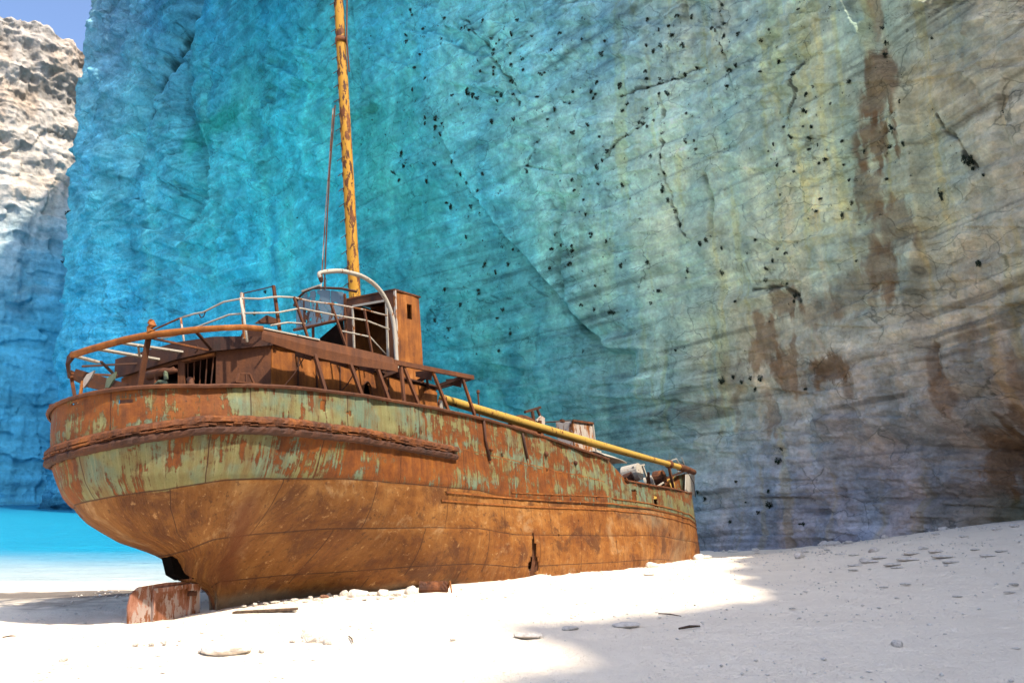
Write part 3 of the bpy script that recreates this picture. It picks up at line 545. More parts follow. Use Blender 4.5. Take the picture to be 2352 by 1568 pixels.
# columns: from the stem along starboard, round the stern, forward along port
us = np.concatenate([np.arange(35.3, 33, -.05), np.arange(33, UB0 + .09, -.09)]); th = np.linspace(0, math.pi / 2, 66)
colU = np.concatenate([us, np.full(len(th) * 2 - 1, UB0), us[::-1]])
colT = np.concatenate([np.full(len(us), -1.0), th, th[::-1][1:], np.full(len(us), -1.0)])
colS = np.concatenate([np.ones(len(us) + len(th) - 1), [1.0], -np.ones(len(th) - 1), -np.ones(len(us))])
def hull_pt(U, T, Sd, w_, out=0.0):
    """point of the plating; U,T,Sd column data, w_ height"""
    U, T, Sd, w_ = np.broadcast_arrays(np.asarray(U, float), np.asarray(T, float), np.asarray(Sd, float), np.asarray(w_, float))
    f = hb(w_, U); side_v = Bd(U) * f + out; aft = T >= 0; t = np.maximum(T, 0)
    a = UB0 - ua(w_) + out; B = BEAM * hb(w_, UB0) + out; e = 2 / 2.1
    v = np.where(aft, B * np.maximum(np.cos(t), 0) ** e, side_v); u = np.where(aft, UB0 - a * np.sin(t) ** e, U)
    # raked, rounded stem
    return np.stack([Sd * v, u, w_], -1)
deckP = hull_pt(colU, colT, colS, 5.0)
arc = np.concatenate([[0], np.cumsum(np.linalg.norm(np.diff(deckP[:, :2], axis=0), axis=1))])
topc = top_w(deckP[:, 1], colS) + 0.015 * fbm(arc * 1.5, 3.3, 0, 3)
step = sstep(17.2, 18.4, deckP[:, 1]) * (1 - sstep(20, 34, deckP[:, 1])); topc = topc + 0.03 * step * fbm(arc * 7, 1.1, 0, 3)
NW = 120; fr_ = np.linspace(0, 1, NW)
Wg = topc[:, None] * (1 - fr_) + (-0.45) * fr_
Hp = hull_pt(colU[:, None], colT[:, None], colS[:, None], Wg)
# outward direction for dents
nrm = np.gradient(Hp, axis=0); nrm = np.stack([nrm[..., 1], -nrm[..., 0], 0 * nrm[..., 0]], -1); nrm /= np.linalg.norm(nrm, axis=-1, keepdims=True) + 1e-9
sg = np.sign(nrm[..., 0] * Hp[..., 0] + nrm[..., 1] * (Hp[..., 1] - 10)); nrm *= sg[..., None]
A_ = np.repeat(arc[:, None], NW, 1)
plate_w = 2.15
ph = (A_ / plate_w) % 1.0
zone_n = Wg - np.interp(deckP[:, 1], [-3.5, -2.5, -1.25, 2, 7.7, 9.6, 17, 22, 35], [2.45, 2.53, 2.71, 2.91, 3.0, 2.86, 3.02, 3.2, 3.3])[:, None]
dent = 0.055 * fbm(A_ / 1.0, Wg / 0.8, 0.3, 3) - 0.035 * np.clip(fbm(A_ / .5, Wg / .5, 14.3, 2) - .25, 0, 1) * 2 + 0.02 * np.cos(2 * math.pi * ph) * sstep(0.5, 1.5, Wg) * fbm(A_ / 4, Wg / 3, 9, 2) * 2 + 0.012 * fbm(A_ / .3, Wg / .5, 3, 3) - 0.02 * (np.exp(-((zone_n + 1.12) / .05) ** 2) + np.exp(-(zone_n / .05) ** 2)) + 0.02 * sstep(-.02, .02, zone_n)
dent = dent + 0.06 * np.exp(-((Hp[..., 1] - 17.2) / 1.1) ** 2) * sstep(3.4, 1.0, Wg) + 0.09 * fbm(A_ / 3.0, Wg / 2.0, 5, 2) * sstep(9, 13, Hp[..., 1]) * sstep(33, 27, Hp[..., 1])
dent -= 0.22 * np.exp(-((Hp[..., 1] - 27) / 2.2) ** 2) * sstep(2.6, 1.2, Wg)
Hp = Hp + nrm * dent[..., None] * sstep(35.2, 34, Hp[..., 1])[..., None]
# seam between painted and bare plating
def seam_w(u): return np.interp(u, [-3.5, -2.5, -1.25, 2, 7.7, 9.6, 17, 22, 35], [2.45, 2.53, 2.71, 2.91, 3.0, 2.86, 3.02, 3.2, 3.3])
Uc = deckP[:, 1][:, None] + 0 * Wg
zone = Wg - seam_w(Uc)
# holes rusted or cut through the plating (starboard: u, w, half-width, half-height)
HOLES = [(1.14, 4.55, .10, .13, 1), (2.05, 4.5, .06, .08, 1), (19.45, 3.62, .27, .27, 1), (22.35, 3.6, .24, .26, 1), (23.9, 3.45, .05, .05, 1), (13.5, 3.05, .07, .08, 1), (14.3, 3.0, .06, .10, 1), (14.0, 2.35, .05, .06, 1), (12.4, 1.8, .05, .07, 1), (15.7, 3.3, .06, .1, 1),
         (-2.9, 4.35, .08, .06, 1), (-3.3, 4.5, .05, .05, 1), (9.1, 4.2, .05, .06, 1), (12.0, 4.0, .07, .05, 1), (24.3, 2.2, .09, .05, 1), (5.0, 4.4, .05, .07, 1)]
fu = 0.5 * (Hp[:-1, :-1] + Hp[1:, 1:]); su = 0.5 * (colS[:-1] + colS[1:])[:, None]
jag = 0.30 * fbm(fu[..., 1] * 9, fu[..., 2] * 9, 2.0, 3)
keep = np.ones(fu.shape[:2], bool)
for hu, hw, ru, rw, sd_ in HOLES:
    e = ((fu[..., 1] - hu) / ru) ** 2 + ((fu[..., 2] - hw) / rw) ** 2
    if ru > .2: e = np.maximum(np.abs((fu[..., 1] - hu - 0.25 * (fu[..., 2] - hw)) / ru), np.abs((fu[..., 2] - hw) / rw)) ** 2
    keep &= ~((e + jag * 1.5 < 1) & (su * sd_ > 0))
# the open break in the starboard bilge
cw = np.interp(fu[..., 2], [0, .45, 1.0, 1.5, 1.85], [.62, .36, .20, .13, 0.0]) * (1 + 0.9 * fbm(fu[..., 2] * 3.5, 1.0, 4, 3))
cc = 10.75 + 0.12 * fbm(fu[..., 2] * 1.8, 5.0, 4, 3)
keep &= ~((np.abs(fu[..., 1] - cc) < cw) & (fu[..., 2] < 1.85) & (su > 0))
keep &= ~((np.abs(fu[..., 1] - 11.6) < 1.6) & (fu[..., 2] < 2.6) & (su < 0))

def hull_material():
    m, t, b = new_mat('hull_plating'); N = NT(t)
    uv = N.n.new('ShaderNodeUVMap').outputs[0]; X = N.xyz(uv); zone_ = N.attr('zone', 'Fac'); along = N.attr('along', 'Fac'); along2 = N.attr('station', 'Fac')
    big = N.noise(N.map(uv, (0.35, 0.6, 1)), 1, 4, 0.6); mid = N.noise(N.map(uv, (1.1, 1.4, 1)), 1, 6, 0.65)
    streak = N.noise(N.map(uv, (5.5, 0.45, 1)), 1, 6, 0.68, 0.15); fine = N.noise(N.map(uv, (16, 1.1, 1), loc=(3, 1, 0)), 1, 4, 0.7); grain = N.noise(uv, 22, 4, 0.7)
    diag = N.noise(N.map(uv, (9, 1.0, 1), rot=(0, 0, R(32))), 1, 5, 0.65)
    # bare lower plating: tan-brown, rust runs
    f = N.math('ADD', N.math('MULTIPLY', big, 0.34), N.math('ADD', N.math('MULTIPLY', mid, 0.40), N.math('ADD', N.math('MULTIPLY', streak, 0.12), N.math('ADD', N.math('MULTIPLY', grain, 0.08), N.math('MULTIPLY', diag, 0.06)))))
    low = N.ramp(f, [(0.36, (0.055, 0.017, 0.004)), (0.44, (0.11, 0.037, 0.007)), (0.50, (0.165, 0.064, 0.013)), (0.57, (0.22, 0.10, 0.030)), (0.65, (0.30, 0.17, 0.080))])
    low = N.mix(1.0, low, N.mix(N.rng(along2, 0, 14), (0.74, 0.72, 0.66), (1.10, 1.02, 0.86)), 'MULTIPLY')  # darker aft, brighter forward: the plating's gloss put into its colour
    run = N.rng(streak, 0.58, 0.74, 0, 0.4); low = N.mix(run, low, (0.20, 0.062, 0.007))
    low = N.mix(N.math('MULTIPLY', N.rng(fine, 0.60, 0.74, 0, 0.5), N.rng(along2, 3, 10, 0.25, 1)), low, (0.34, 0.22, 0.12))
    blot = N.noise(N.map(uv, (0.55, 0.8, 1), loc=(5, 5, 0)), 1, 7, 0.72, 0.6); low = N.mix(N.rng(blot, 0.51, 0.62, 0, 0.8), low, (0.060, 0.019, 0.005)); low = N.mix(N.rng(blot, 0.44, 0.34, 0, 0.55), low, (0.26, 0.165, 0.095))
    chips = N.noise(N.map(uv, (4.5, 5.5, 1), loc=(2, 3, 0)), 1, 6, 0.75); low = N.mix(N.rng(chips, 0.56, 0.64, 0, 0.7), low, (0.045, 0.016, 0.006)); low = N.mix(N.rng(chips, 0.42, 0.35, 0, 0.55), low, (0.34, 0.20, 0.10))
    # painted upper plating
    rustc = N.ramp(N.math('ADD', N.math('MULTIPLY', mid, 0.35), N.math('ADD', N.math('MULTIPLY', N.noise(N.map(uv, (3.0, 2.2, 1), loc=(4, 9, 0)), 1, 7, 0.75), 0.35), N.math('MULTIPLY', streak, 0.30))), [(0.36, (0.045, 0.014, 0.005)), (0.48, (0.12, 0.035, 0.006)), (0.60, (0.20, 0.066, 0.008)), (0.7, (0.26, 0.12, 0.04))])
    pcol = N.mix(N.rng(N.noise(N.map(uv, (0.8, 0.9, 1), loc=(9, 2, 0)), 1, 3, 0.6), 0.42, 0.6), (0.165, 0.170, 0.080), (0.110, 0.170, 0.135)); pcol = N.mix(N.rng(fine, 0.5, 0.7, 0, 0.45), pcol, (0.27, 0.26, 0.16)); pcol = N.mix(N.rng(grain, 0.5, 0.7, 0, 0.3), pcol, (0.09, 0.06, 0.03))
    pn = N.math('ADD', N.math('MULTIPLY', streak, 0.36), N.math('ADD', N.math('MULTIPLY', mid, 0.36), N.math('ADD', N.math('MULTIPLY', fine, 0.14), N.math('MULTIPLY', big, 0.14))))
    paint_amt = N.attr('paint', 'Fac')
    pn = N.math('ADD', pn, N.math('MULTIPLY', N.math('SUBTRACT', N.noise(N.map(uv, (3.2, 2.6, 1), loc=(8, 8, 0)), 1, 7, 0.72), 0.5), 0.22))
    pm = N.rng(N.math('SUBTRACT', pn, paint_amt), -0.012, 0.012)
    stn = N.noise(N.map(uv, (2.4, 0.7, 1), loc=(1, 6, 0)), 1, 6, 0.7); pcol = N.mix(N.rng(stn, 0.46, 0.66, 0, 0.75), pcol, (0.13, 0.075, 0.025)); pcol = N.mix(1.0, pcol, (0.80, 0.76, 0.76), 'MULTIPLY')
    up = N.mix(pm, rustc, pcol)
    # edge of surviving paint is dark rust
    ed = N.rng(N.math('ABSOLUTE', N.math('SUBTRACT', pn, paint_amt)), 0.03, 0.0); up = N.mix(N.math('MULTIPLY', ed, 0.45), up, (0.05, 0.016, 0.006))
    zz = N.rng(N.math('ADD', zone_, N.math('MULTIPLY', N.math('SUBTRACT', mid, 0.5), 0.25)), -0.03, 0.03); col = N.mix(zz, low, up)
    # welded seams
    def line(v, period, off, wd):
        fr = N.math('FRACT', N.math('DIVIDE', N.math('ADD', v, off), period)); return N.math('LESS_THAN', fr, wd / period)
    row = N.math('FLOOR', N.math('DIVIDE', zone_, 1.15)); xoff = N.math('MULTIPLY', row, 0.83)
    vs = line(N.math('ADD', X[0], xoff), 2.9, 0.3, 0.028)
    hsn = N.math('LESS_THAN', N.math('ABSOLUTE', N.math('ADD', zone_, N.math('MULTIPLY', N.math('SUBTRACT', big, 0.5), 0.06))), 0.014)
    hs2 = N.math('LESS_THAN', N.math('ABSOLUTE', N.math('ADD', zone_, 1.12)), 0.014); hs3 = N.math('LESS_THAN', N.math('ABSOLUTE', N.math('ADD', zone_, 2.1)), 0.012)
    lines = N.math('MAXIMUM', vs, N.math('MAXIMUM', hsn, N.math('MAXIMUM', hs2, hs3)))
    lm = N.math('MULTIPLY', lines, N.rng(mid, 0.32, 0.5, 0.35, 1)); col = N.mix(N.math('MULTIPLY', lm, 0.8), col, (0.03, 0.010, 0.004))
    # frames showing through as faint verticals
    ribs = N.math('SINE', N.math('MULTIPLY', X[0], 2 * math.pi / 0.62)); col = N.mix(N.rng(ribs, 0.75, 1.0, 0, 0.22), col, (0.09, 0.035, 0.010))
    # broad dark rust scar running down to the stern post and pits
    sc = N.attr('scar', 'Fac'); col = N.mix(sc, col, (0.085, 0.024, 0.005))
    pit = N.rng(N.voro(N.map(uv, (1.6, 1.9, 1)), 1.3), 0.05, 0.02); col = N.mix(N.math('MULTIPLY', pit, 0.8), col, (0.012, 0.006, 0.004))
    gr_ = N.attr('greyed', 'Fac'); col = N.mix(N.math('MULTIPLY', gr_, N.rng(mid, 0.35, 0.6, 0.35, 1)), col, (0.15, 0.115, 0.085))
    N.put(b.inputs['Base Color'], N.mix(1.0, col, (1.20, 1.18, 0.98), 'MULTIPLY')); b.inputs['Roughness'].default_value = 0.72; b.inputs['Specular IOR Level'].default_value = 0.3
    h = N.math('ADD', N.math('MULTIPLY', mid, 0.5), N.math('ADD', N.math('MULTIPLY', pm, 0.10), N.math('ADD', N.math('MULTIPLY', lines, -0.6), N.math('ADD', N.math('MULTIPLY', grain, 0.10), N.math('MULTIPLY', fine, 0.15)))))
    N.put(b.inputs['Normal'], N.bump(h, 0.06, 1.0))
    return m
U2 = Hp[..., 1]; W2 = Hp[..., 2]
paint = np.full(W2.shape, 0.49)
bul = W2 > np.interp(U2, [-3.4, -1.8, 2.5, 18], [3.5, 3.85, 4.05, 4.05])
paint = np.where(bul, np.interp(U2, [-3.4, -2.4, -1.6, -0.8, 4, 7, 9, 16], [.515, .52, .50, .435, .455, .495, .49, .505]), np.interp(U2, [-3.4, -2, -.8, 1, 3, 8, 12, 16, 19, 34], [.485, .48, .465, .515, .535, .53, .535, .52, .46, .46]))
paint = paint + 0.05 * fbm(A_ / 2.2, W2 / 0.9, 33, 3)
paint = np.where(colS[:, None] < 0, .54, paint)
dsc, _, _ = seg_dist(U2, W2, [(-.35, 2.15), (.25, 1.55), (.75, 0.85)]); scar = 0.9 * sstep(.42, .0, dsc + 0.25 * fbm(A_ * 1.2, W2 * 1.2, 8, 3)) * (colS[:, None] > 0)
greyed = sstep(.55, .30, W2 + 0.12 * fbm(A_ * 1.2, W2, 6, 3)) * sstep(9, 6.5, U2) * 0.9 + 0.75 * np.exp(-(((U2 - 21.5) / 2.6) ** 2 + ((W2 - 2.75) / .38) ** 2)) + 0.6 * np.exp(-(((U2 - 27) / 1.6) ** 2 + ((W2 - 1.6) / .9) ** 2))
hullm = grid_mesh('hull', Hp, uv=np.stack([A_, W2], -1), attrs={'zone': zone, 'along': A_, 'station': U2, 'paint': paint, 'scar': scar, 'greyed': np.clip(greyed, 0, 1)}, mask=keep)
M_hull = hull_material()
hull = link('hull', hullm, M_hull, ship); md = hull.modifiers.new('s', 'SOLIDIFY'); md.thickness = 0.03; md.offset = 0

_ns = int((colT < 0).sum() // 2)
def surf(u, w_, out=0.0):
    """point on the dented starboard plating"""
    i = int(np.argmin(np.abs(us - u))); j = int(np.clip(np.argmin(np.abs(Wg[i] - w_)), 0, NW - 1)); p = Hp[i, j].copy(); p[2] = w_; return p + nrm[i, j] * out
def outline(w_of_u, out, u_fwd=None, u_end=None, port_to=None, n=1):
    """points along the plating at height w(u): starboard from u_fwd aft, round the stern, forward on port to port_to"""
    pts = []
    for U, T, Sd, dp in zip(colU[::n], colT[::n], colS[::n], deckP[::n]):
        if T < 0 and Sd > 0 and U > u_fwd: continue
        if T < 0 and Sd < 0 and U > port_to: continue
        w_ = w_of_u(dp[1], Sd); pts.append(hull_pt(U, T, Sd, w_, out))
    return np.array(pts)
def strip(path_out, path_in, hts, name, mat, jit=0.0, seed=1):
    """ragged strip along the hull: cross section given by (out offset, dz) list hts swept along path"""
    rs = np.random.RandomState(seed); P = []
    for i in range(len(path_out)):
        o, q = path_out[i], path_in[i]; d = o - q; d[2] = 0; d /= np.linalg.norm(d) + 1e-9
        row = []
        for j, (off, dz) in enumerate(hts):
            k = rs.uniform(-jit, jit) if jit else 0
            row.append(q + d * (off + k) + np.array([0, 0, dz + k * 0.4]))
        row.append(row[0]); P.append(row)
    P = np.array(P); me = grid_mesh(name, P, smooth=False)
    return link(name, me, mat, ship)
wr = lambda u, s: np.interp(u, [-3.45, -1.8, 2.5, 6.7], [3.55, 3.86, 4.06, 4.06])
RF = 6.7
pi_ = outline(wr, 0.0, RF, port_to=RF); po_ = outline(wr, 1.0, RF, port_to=RF)
rr = strip(po_, pi_, [(0, .12), (.08, .13), (.145, .06), (.15, -.02), (.03, -.03), (0, 0)], 'rub_rail', M_rust, 0.018, 3)
tag(rr)
wl2 = lambda u, s: wr(u, s) - 0.13
pi2 = outline(wl2, 0.0, RF - .1, port_to=RF); po2 = outline(wl2, 1.0, RF - .1, port_to=RF)
strip(po2, pi2, [(0, .03), (.12, .02), (.165, -.05), (.15, -.12), (.06, -.15), (0, -.13)], 'lower_rub_rail', M_rustdark, 0.022, 9)
# splintered timber left between the two rails
rs = random.Random(4); sp = MB(); ctr = outline(lambda u, s: wr(u, s) - 0.07, 0.11, RF, port_to=-1, n=2)
for k in range(150):
    i = rs.randrange(2, len(ctr) - 3); a = Vector(ctr[i]); j = min(len(ctr) - 1, i + rs.randint(1, 5)); c2 = Vector(ctr[j])
    o1, o2 = rs.uniform(-.03, .05), rs.uniform(-.03, .07); dd = Vector((a.x, a.y - 3, 0)).normalized()
    sp.beam(a + dd * o1 + Vector((0, 0, rs.uniform(-.03, .04))), c2 + dd * o2 + Vector((0, 0, rs.uniform(-.04, .04))), rs.uniform(.015, .05), rs.uniform(.01, .04))
sp.build('splintered_timber', M_rust, ship, jitter=0.008)
# bulwark rail cap
tw = lambda u, s: float(top_w(u, s)) + 0.01
ci = outline(tw, -0.08, 17.2, port_to=17.2); co_ = outline(tw, 0.9, 17.2, port_to=17.2)
strip(co_, ci, [(0, .035), (.19, .035), (.21, .0), (.19, -.045), (.15, -.05), (.15, -.01), (0, -.01)], 'bulwark_rail', M_rustbrown, 0.006, 5)
ci = outline(tw, -0.05, 34.2, port_to=-99)[:]; ci = np.array([p for p in ci if p[1] > 18.6 and p[0] > 0]); 
co_ = ci + np.array([[0.9, 0, 0]])
strip(co_, ci, [(0, .03), (.12, .03), (.13, -.03), (0, -.03)], 'bow_rail', M_rust, 0.008, 6)
# belts of doubling plate above the bilge, amidships and forward
def belt(name, u0, u1, w0f, dz, th, mat, seed):
    U = np.arange(u0, u1, .12); P = []
    r_ = np.random.RandomState(seed)
    for u in U:
        w_ = w0f(u); p = surf(u, w_); q = surf(u, w_ + dz); k = 0.004 * r_.randn()
        P.append([p, p + np.array([th + k, 0, 0]), q + np.array([th + k, 0, 0]), q, p])
    o = link(name, grid_mesh(name, np.array(P), smooth=False), mat, ship); return o
bw = lambda u: float(np.interp(u, [5.8, 10, 17, 22, 35], [2.55, 2.62, 2.88, 2.95, 3.02]))
belt('hull_belt', 5.8, 34.6, bw, .05, .05, M_orange, 1); belt('hull_belt', 6.0, 34.6, lambda u: bw(u) + .24, .05, .06, M_orange, 2)
belt('hull_belt', 9.5, 16.9, lambda u: bw(u) + .42 + 0.012 * (u - 9), .04, .04, M_orange, 3); belt('hull_belt', 17.2, 34.6, lambda u: bw(u) + .46, .04, .05, M_orange, 4)
belt('hull_belt', 7.0, 16.8, lambda u: 4.15 - 0.02 * (u - 7), .03, .02, M_orange, 6)
# vertical pipes down the side
for u, w0, w1 in ((8.15, 5.2, 3.95), (10.5, 5.1, 4.25)):
    MB().tube([surf(u, w0, .06), surf(u + .05, (w0 + w1) / 2, .07), surf(u + .2, w1, .06)], .045, 6).build('drain_pipe', M_rustdark, ship, smooth=True)
for u, w_, r in ((11.95, 4.55, .09), (14.1, 4.45, .08), (8.4, 4.3, .05)):
    p = Vector(surf(u, w_)); MB().tube([p, p + Vector((.09, 0, 0)), p + Vector((.12, 0, 0))], [r * 1.2, r, r * .5], 10).build('pipe_outlet', M_rust, ship, smooth=True)
# the torn plate standing in the break
g = []
for i in range(20):
    w_ = 0.1 + 1.75 * i / 19; row = []
    for j in range(6):
        u = 10.95 + 0.42 * j / 5 - 0.22 * (1 - i / 19); p = hull_pt(u, -1, 1, w_); p = p + np.array([-0.16 + 0.05 * math.sin(j * 2.2) + 0.03 * j, 0, 0]); row.append(p)
    g.append(row)
MB().quadgrid(g).build('torn_plate', M_rustbrown, ship, solid=.02)

# decks and bulkheads inside the plating
def deck(name, u0, u1, w_, mat, cut=None):
    bmx = MB(); U = np.linspace(u0, u1, 60); P = []
    for u in U:
        if u < UB0:
            t = min(1.0, (UB0 - u) / (UB0 - ua(w_))); b_ = BEAM * (1 - t ** 2.1) ** (1 / 2.1) - 0.03
        else: b_ = float(Bd(u) * hb(np.array(w_), u)) - 0.03
        P.append([(-b_, u, w_), (-b_ * .33, u, w_ + .02), (b_ * .33, u, w_ + .02), (b_, u, w_)])
    if cut is None: bmx.quadgrid(P)
    else:
        for i in range(len(P) - 1):
            for j in range(3):
                if j == 1 and cut[0] < U[i] < cut[1]: continue
                bmx.quadgrid([P[i][j:j + 2], P[i + 1][j:j + 2]])
    return bmx.build(name, mat, ship)
deck('main_deck', -3.2, 17.5, 4.02, M_rustdark, cut=(9.2, 15)); deck('fore_deck', 17.5, 34.6, 3.35, M_rustdark, cut=(18, 20))
# rudder, stock, trunk
ru = MB(); prof = [(-1.62, -.3), (-1.66, .25), (-1.60, .52), (-1.42, .66), (-.75, .74), (-.06, .76), (.04, .66), (.06, -.3)]
P = []
n_ = 16
def rud_half(u): return 0.028 + 0.055 * max(0.0, 1 - abs((u + .25) / 1.5) ** 1.6)
ol = prof; back = [( -rud_half(u), u, w_) for u, w_ in ol]; front = [(rud_half(u), u, w_) for u, w_ in ol]
b0 = len(ru.v); ru.v += front + back; nn = len(ol)
ru.f.append(tuple(range(nn))); ru.f.append(tuple(range(2 * nn - 1, nn - 1, -1)))
for i in range(nn): ru.f.append((i, nn + i, nn + (i + 1) % nn, (i + 1) % nn))
rd = ru.build('rudder', M_pink, ship, bevel=.02)
MB().beam((.10, -1.1, .56), (.12, -.18, .64), .05, .10).build('rudder_arm', M_pink, rd)
MB().beam((.11, -1.09, .56), (.11, -1.09, -.2), .04, .07).build('rudder_stiffener', M_pink, rd)
MB().tube([(.05, -.12, -.3), (.05, -.14, .8)], .075, 10).build('rudder_stock', M_pink, ship, smooth=True)
MB().box((.06, -.10, .62), (.24, .26, .16)).build('rudder_coupling', M_pink, ship, bevel=.02)
MB().box((.09, -.10, .47), (.19, .2, .1)).build('pintle', M_rustdark, ship, bevel=.02)
MB().tube([(.0, -.18, .78), (.0, -.18, .86), (.0, -.18, .9)], [.17, .17, .1], 12).build('flange', M_rustbrown, ship, smooth=True)
MB().prism([(-.16, -.75, 1.3), (-.16, -.62, .92), (-.16, -.38, .80), (-.16, .05, .80), (-.16, .3, 1.6)], (.32, 0, 0)).build('rudder_trunk', M_black, ship)
MB().prism([(-.06, .02, .9), (-.06, .02, .45), (-.06, .12, -.3), (-.06, .20, -.3), (-.06, .16, .5), (-.06, .3, .9)], (.12, 0, 0)).build('stern_post', M_pink, ship)
MB().beam((0, .1, -.12), (0, 1.4, -.12), .16, .2).build('keel_bar', M_rustdark, ship)
# propeller arch rim (curved thick edge)
MB().tube([(.0, .12, .80), (.0, .35, .70), (.0, .52, .52), (.0, .64, .3), (.0, .74, 0), (.0, .8, -.3)], .085, 8).build('arch_rim', M_rust, ship, smooth=True)

# ------------------------------------------------------------------ superstructure (ship coordinates)
def wall(name, a, b_, z0, z1, holes=(), th=.05, mat=None, parent=None, ztop=None):
    """upright plate from a to b_ (x,y) with rectangular or oval openings (s0,s1,z0,z1[,'o'])"""
    a, b_ = Vector((*a, 0)), Vector((*b_, 0)); d = b_ - a; L = d.length; d.normalize(); n = Vector((d.y, -d.x, 0))
    xs = sorted(set([0, L] + [min(max(h[k], 0), L) for h in holes for k in (0, 1)] + [L * i / 10 for i in range(11)]))
    zs = sorted(set([0, 1] + [i / 6 for i in range(7)] + [(h[k] - z0) / (z1 - z0) for h in holes for k in (2, 3)]))
    if any(len(h) > 4 for h in holes):
        xs = sorted(set(xs + [L * i / 90 for i in range(91)])); zs = sorted(set(zs + [i / 60 for i in range(61)]))
    m = MB(); top = lambda s: (z1 if ztop is None else z1 + (ztop - z1) * s / L)
    V = {}
    def vid(i, j):
        if (i, j) not in V: V[(i, j)] = len(m.v); m.v.append(tuple(a + d * xs[i] + Vector((0, 0, z0 + (top(xs[i]) - z0) * zs[j])) + n * 0.015 * math.sin(xs[i] * 5 + zs[j] * 4)))
        return V[(i, j)]
    for i in range(len(xs) - 1):
        for j in range(len(zs) - 1):
            cx, cz = (xs[i] + xs[i + 1]) / 2, z0 + (z1 - z0) * (zs[j] + zs[j + 1]) / 2; hit = False
            for h in holes:
                if len(h) > 4: hit |= ((cx - (h[0] + h[1]) / 2) / ((h[1] - h[0]) / 2)) ** 2 + ((cz - (h[2] + h[3]) / 2) / ((h[3] - h[2]) / 2)) ** 2 < 1
                else: hit |= h[0] < cx < h[1] and h[2] < cz < h[3]
            if not hit: m.f.append((vid(i, j), vid(i + 1, j), vid(i + 1, j + 1), vid(i, j + 1)))
    return m.build(name, mat or M_rustbrown, parent or ship, solid=th)
Hs = [(2.3, .25), (1.1, -.38), (0, -.6), (-2.3, -.62)]
# after wall of the deckhouse: doorway and barred window
aw1 = wall('deckhouse_wall', Hs[0], Hs[1], 4.0, 6.1)
aw2 = wall('deckhouse_wall', Hs[1], Hs[2], 4.0, 6.1, holes=[(.0, .95, 5.0, 5.95)])
aw3 = wall('deckhouse_wall', Hs[2], Hs[3], 4.0, 6.1, holes=[(.02, .85, 4.1, 5.98)])
for k in range(5):
    x = 1.02 - k * .20; MB().tube([(x, -.40 - .02 * (4 - abs(k)) - .02 * k, 5.0), (x + .01, -.41 - .03 * k, 5.94)], .018, 6).build('window_bar', M_rust, aw2)
MB().beam((1.12, -.44, 6.0), (0.15, -.63, 6.0), .06, .06).build('window_hood', M_orange, aw2)
MB().tube([(.62, -.60, 6.22), (.62, -.64, 6.22)], .10, 14).build('round_lamp', M_rustdark, ship)
# starboard wall, oval porthole and seams
sw = wall('deckhouse_wall', Hs[0], (2.3, 6.9), 4.0, 6.15, holes=[(3.28, 3.58, 5.12, 5.78, 'o')], mat=M_orange)
for y in (1.1, 1.75, 2.6, 4.6, 5.3): MB().box((2.335, y, 5.1), (.03, .05, 2.0)).build('wall_rib', M_rustdark, sw)
ring = [(2.35, 3.68 + .18 * math.cos(a), 5.45 + .36 * math.sin(a)) for a in np.linspace(0, 2 * math.pi, 25)]
MB().tube(ring, .02, 6, False).build('porthole_rim', M_rust, sw)
wall('deckhouse_wall', (-2.3, 6.9), Hs[3], 4.0, 6.1)
fw = wall('deckhouse_wall', (2.3, 6.9), (-2.3, 6.9), 4.0, 6.2, holes=[(.25, .9, 4.2, 5.9)])
MB().box((2.31, 7.15, 5.2), (.07, .32, 1.25), Matrix.Rotation(.5, 3, 'Z')).build('open_door', M_white, ship)
MB().prism([(2.30, 5.95, 5.55), (2.30, 6.3, 6.1), (2.30, 6.85, 6.05), (2.30, 6.8, 5.2)], (.09, 0, 0)).build('rusted_locker', M_orange, ship)
# fascia band and roof deck
outer = [(2.42, .18), (1.15, -.50), (0, -.72), (-2.42, -.74)]
fz = [(6.05, 6.28), (6.05, 6.42), (6.05, 6.50), (6.1, 6.62)]
m_ = MB(); m_.quadgrid([[(x, y, z0), (x, y, z1)] for (x, y), (z0, z1) in zip(outer, fz)]); m_.build('roof_fascia', M_rustdark, ship, solid=.06)
rp = MB(); rp.prism([(2.4, .2, 6.1), (1.15, -.45, 6.12), (0, -.66, 6.14), (-2.38, -.68, 6.16), (-2.38, 7.0, 6.22), (2.4, 7.0, 6.22)], (0, 0, .05)); rp.build('boat_deck', M_rustdark, ship)
MB().prism([(.75, .3, 6.25), (1.31, .3, 6.80), (2.47, .3, 6.47), (2.5, .3, 6.15)], (0, .06, 0)).build('bent_roof_plate', M_rustbrown, ship)
MB().prism([(1.4, .32, 6.72), (2.45, .32, 6.44), (2.6, 2.2, 6.40), (1.6, 2.2, 6.42)], (0, 0, .03)).build('bent_roof_plate', M_rustbrown, ship)
# open edge of the boat deck running round the stern
E1 = [(2.98, -.62, 6.13), (2.74, -.97, 6.15), (2.36, -1.28, 6.15), (1.86, -1.60, 6.15), (.85, -2.11, 6.15), (.3, -2.26, 6.15), (-.25, -2.35, 6.15), (-.9, -2.44, 6.14), (-1.45, -2.49, 6.13)]
E2 = [(-1.45, -2.49, 6.13), (-1.75, -2.42, 6.08), (-2.2, -2.12, 6.02), (-2.63, -1.85, 6.05), (-3.0, -1.3, 6.08), (-3.22, -1.0, 6.1), (-3.42, .1, 6.12), (-3.4, 2.0, 6.15), (-3.35, 6, 6.25)]
MB().tube(E1, [.07] * 3 + [.085] * 6, 8).build('deck_edge_pipe', M_orange, ship, smooth=True, jitter=.006)
e2 = MB()
for p, q in zip(E2[:-1], E2[1:]): e2.beam(p, q, .07, .2)
e2.build('deck_edge_beam', M_rustdark, ship, jitter=.01)
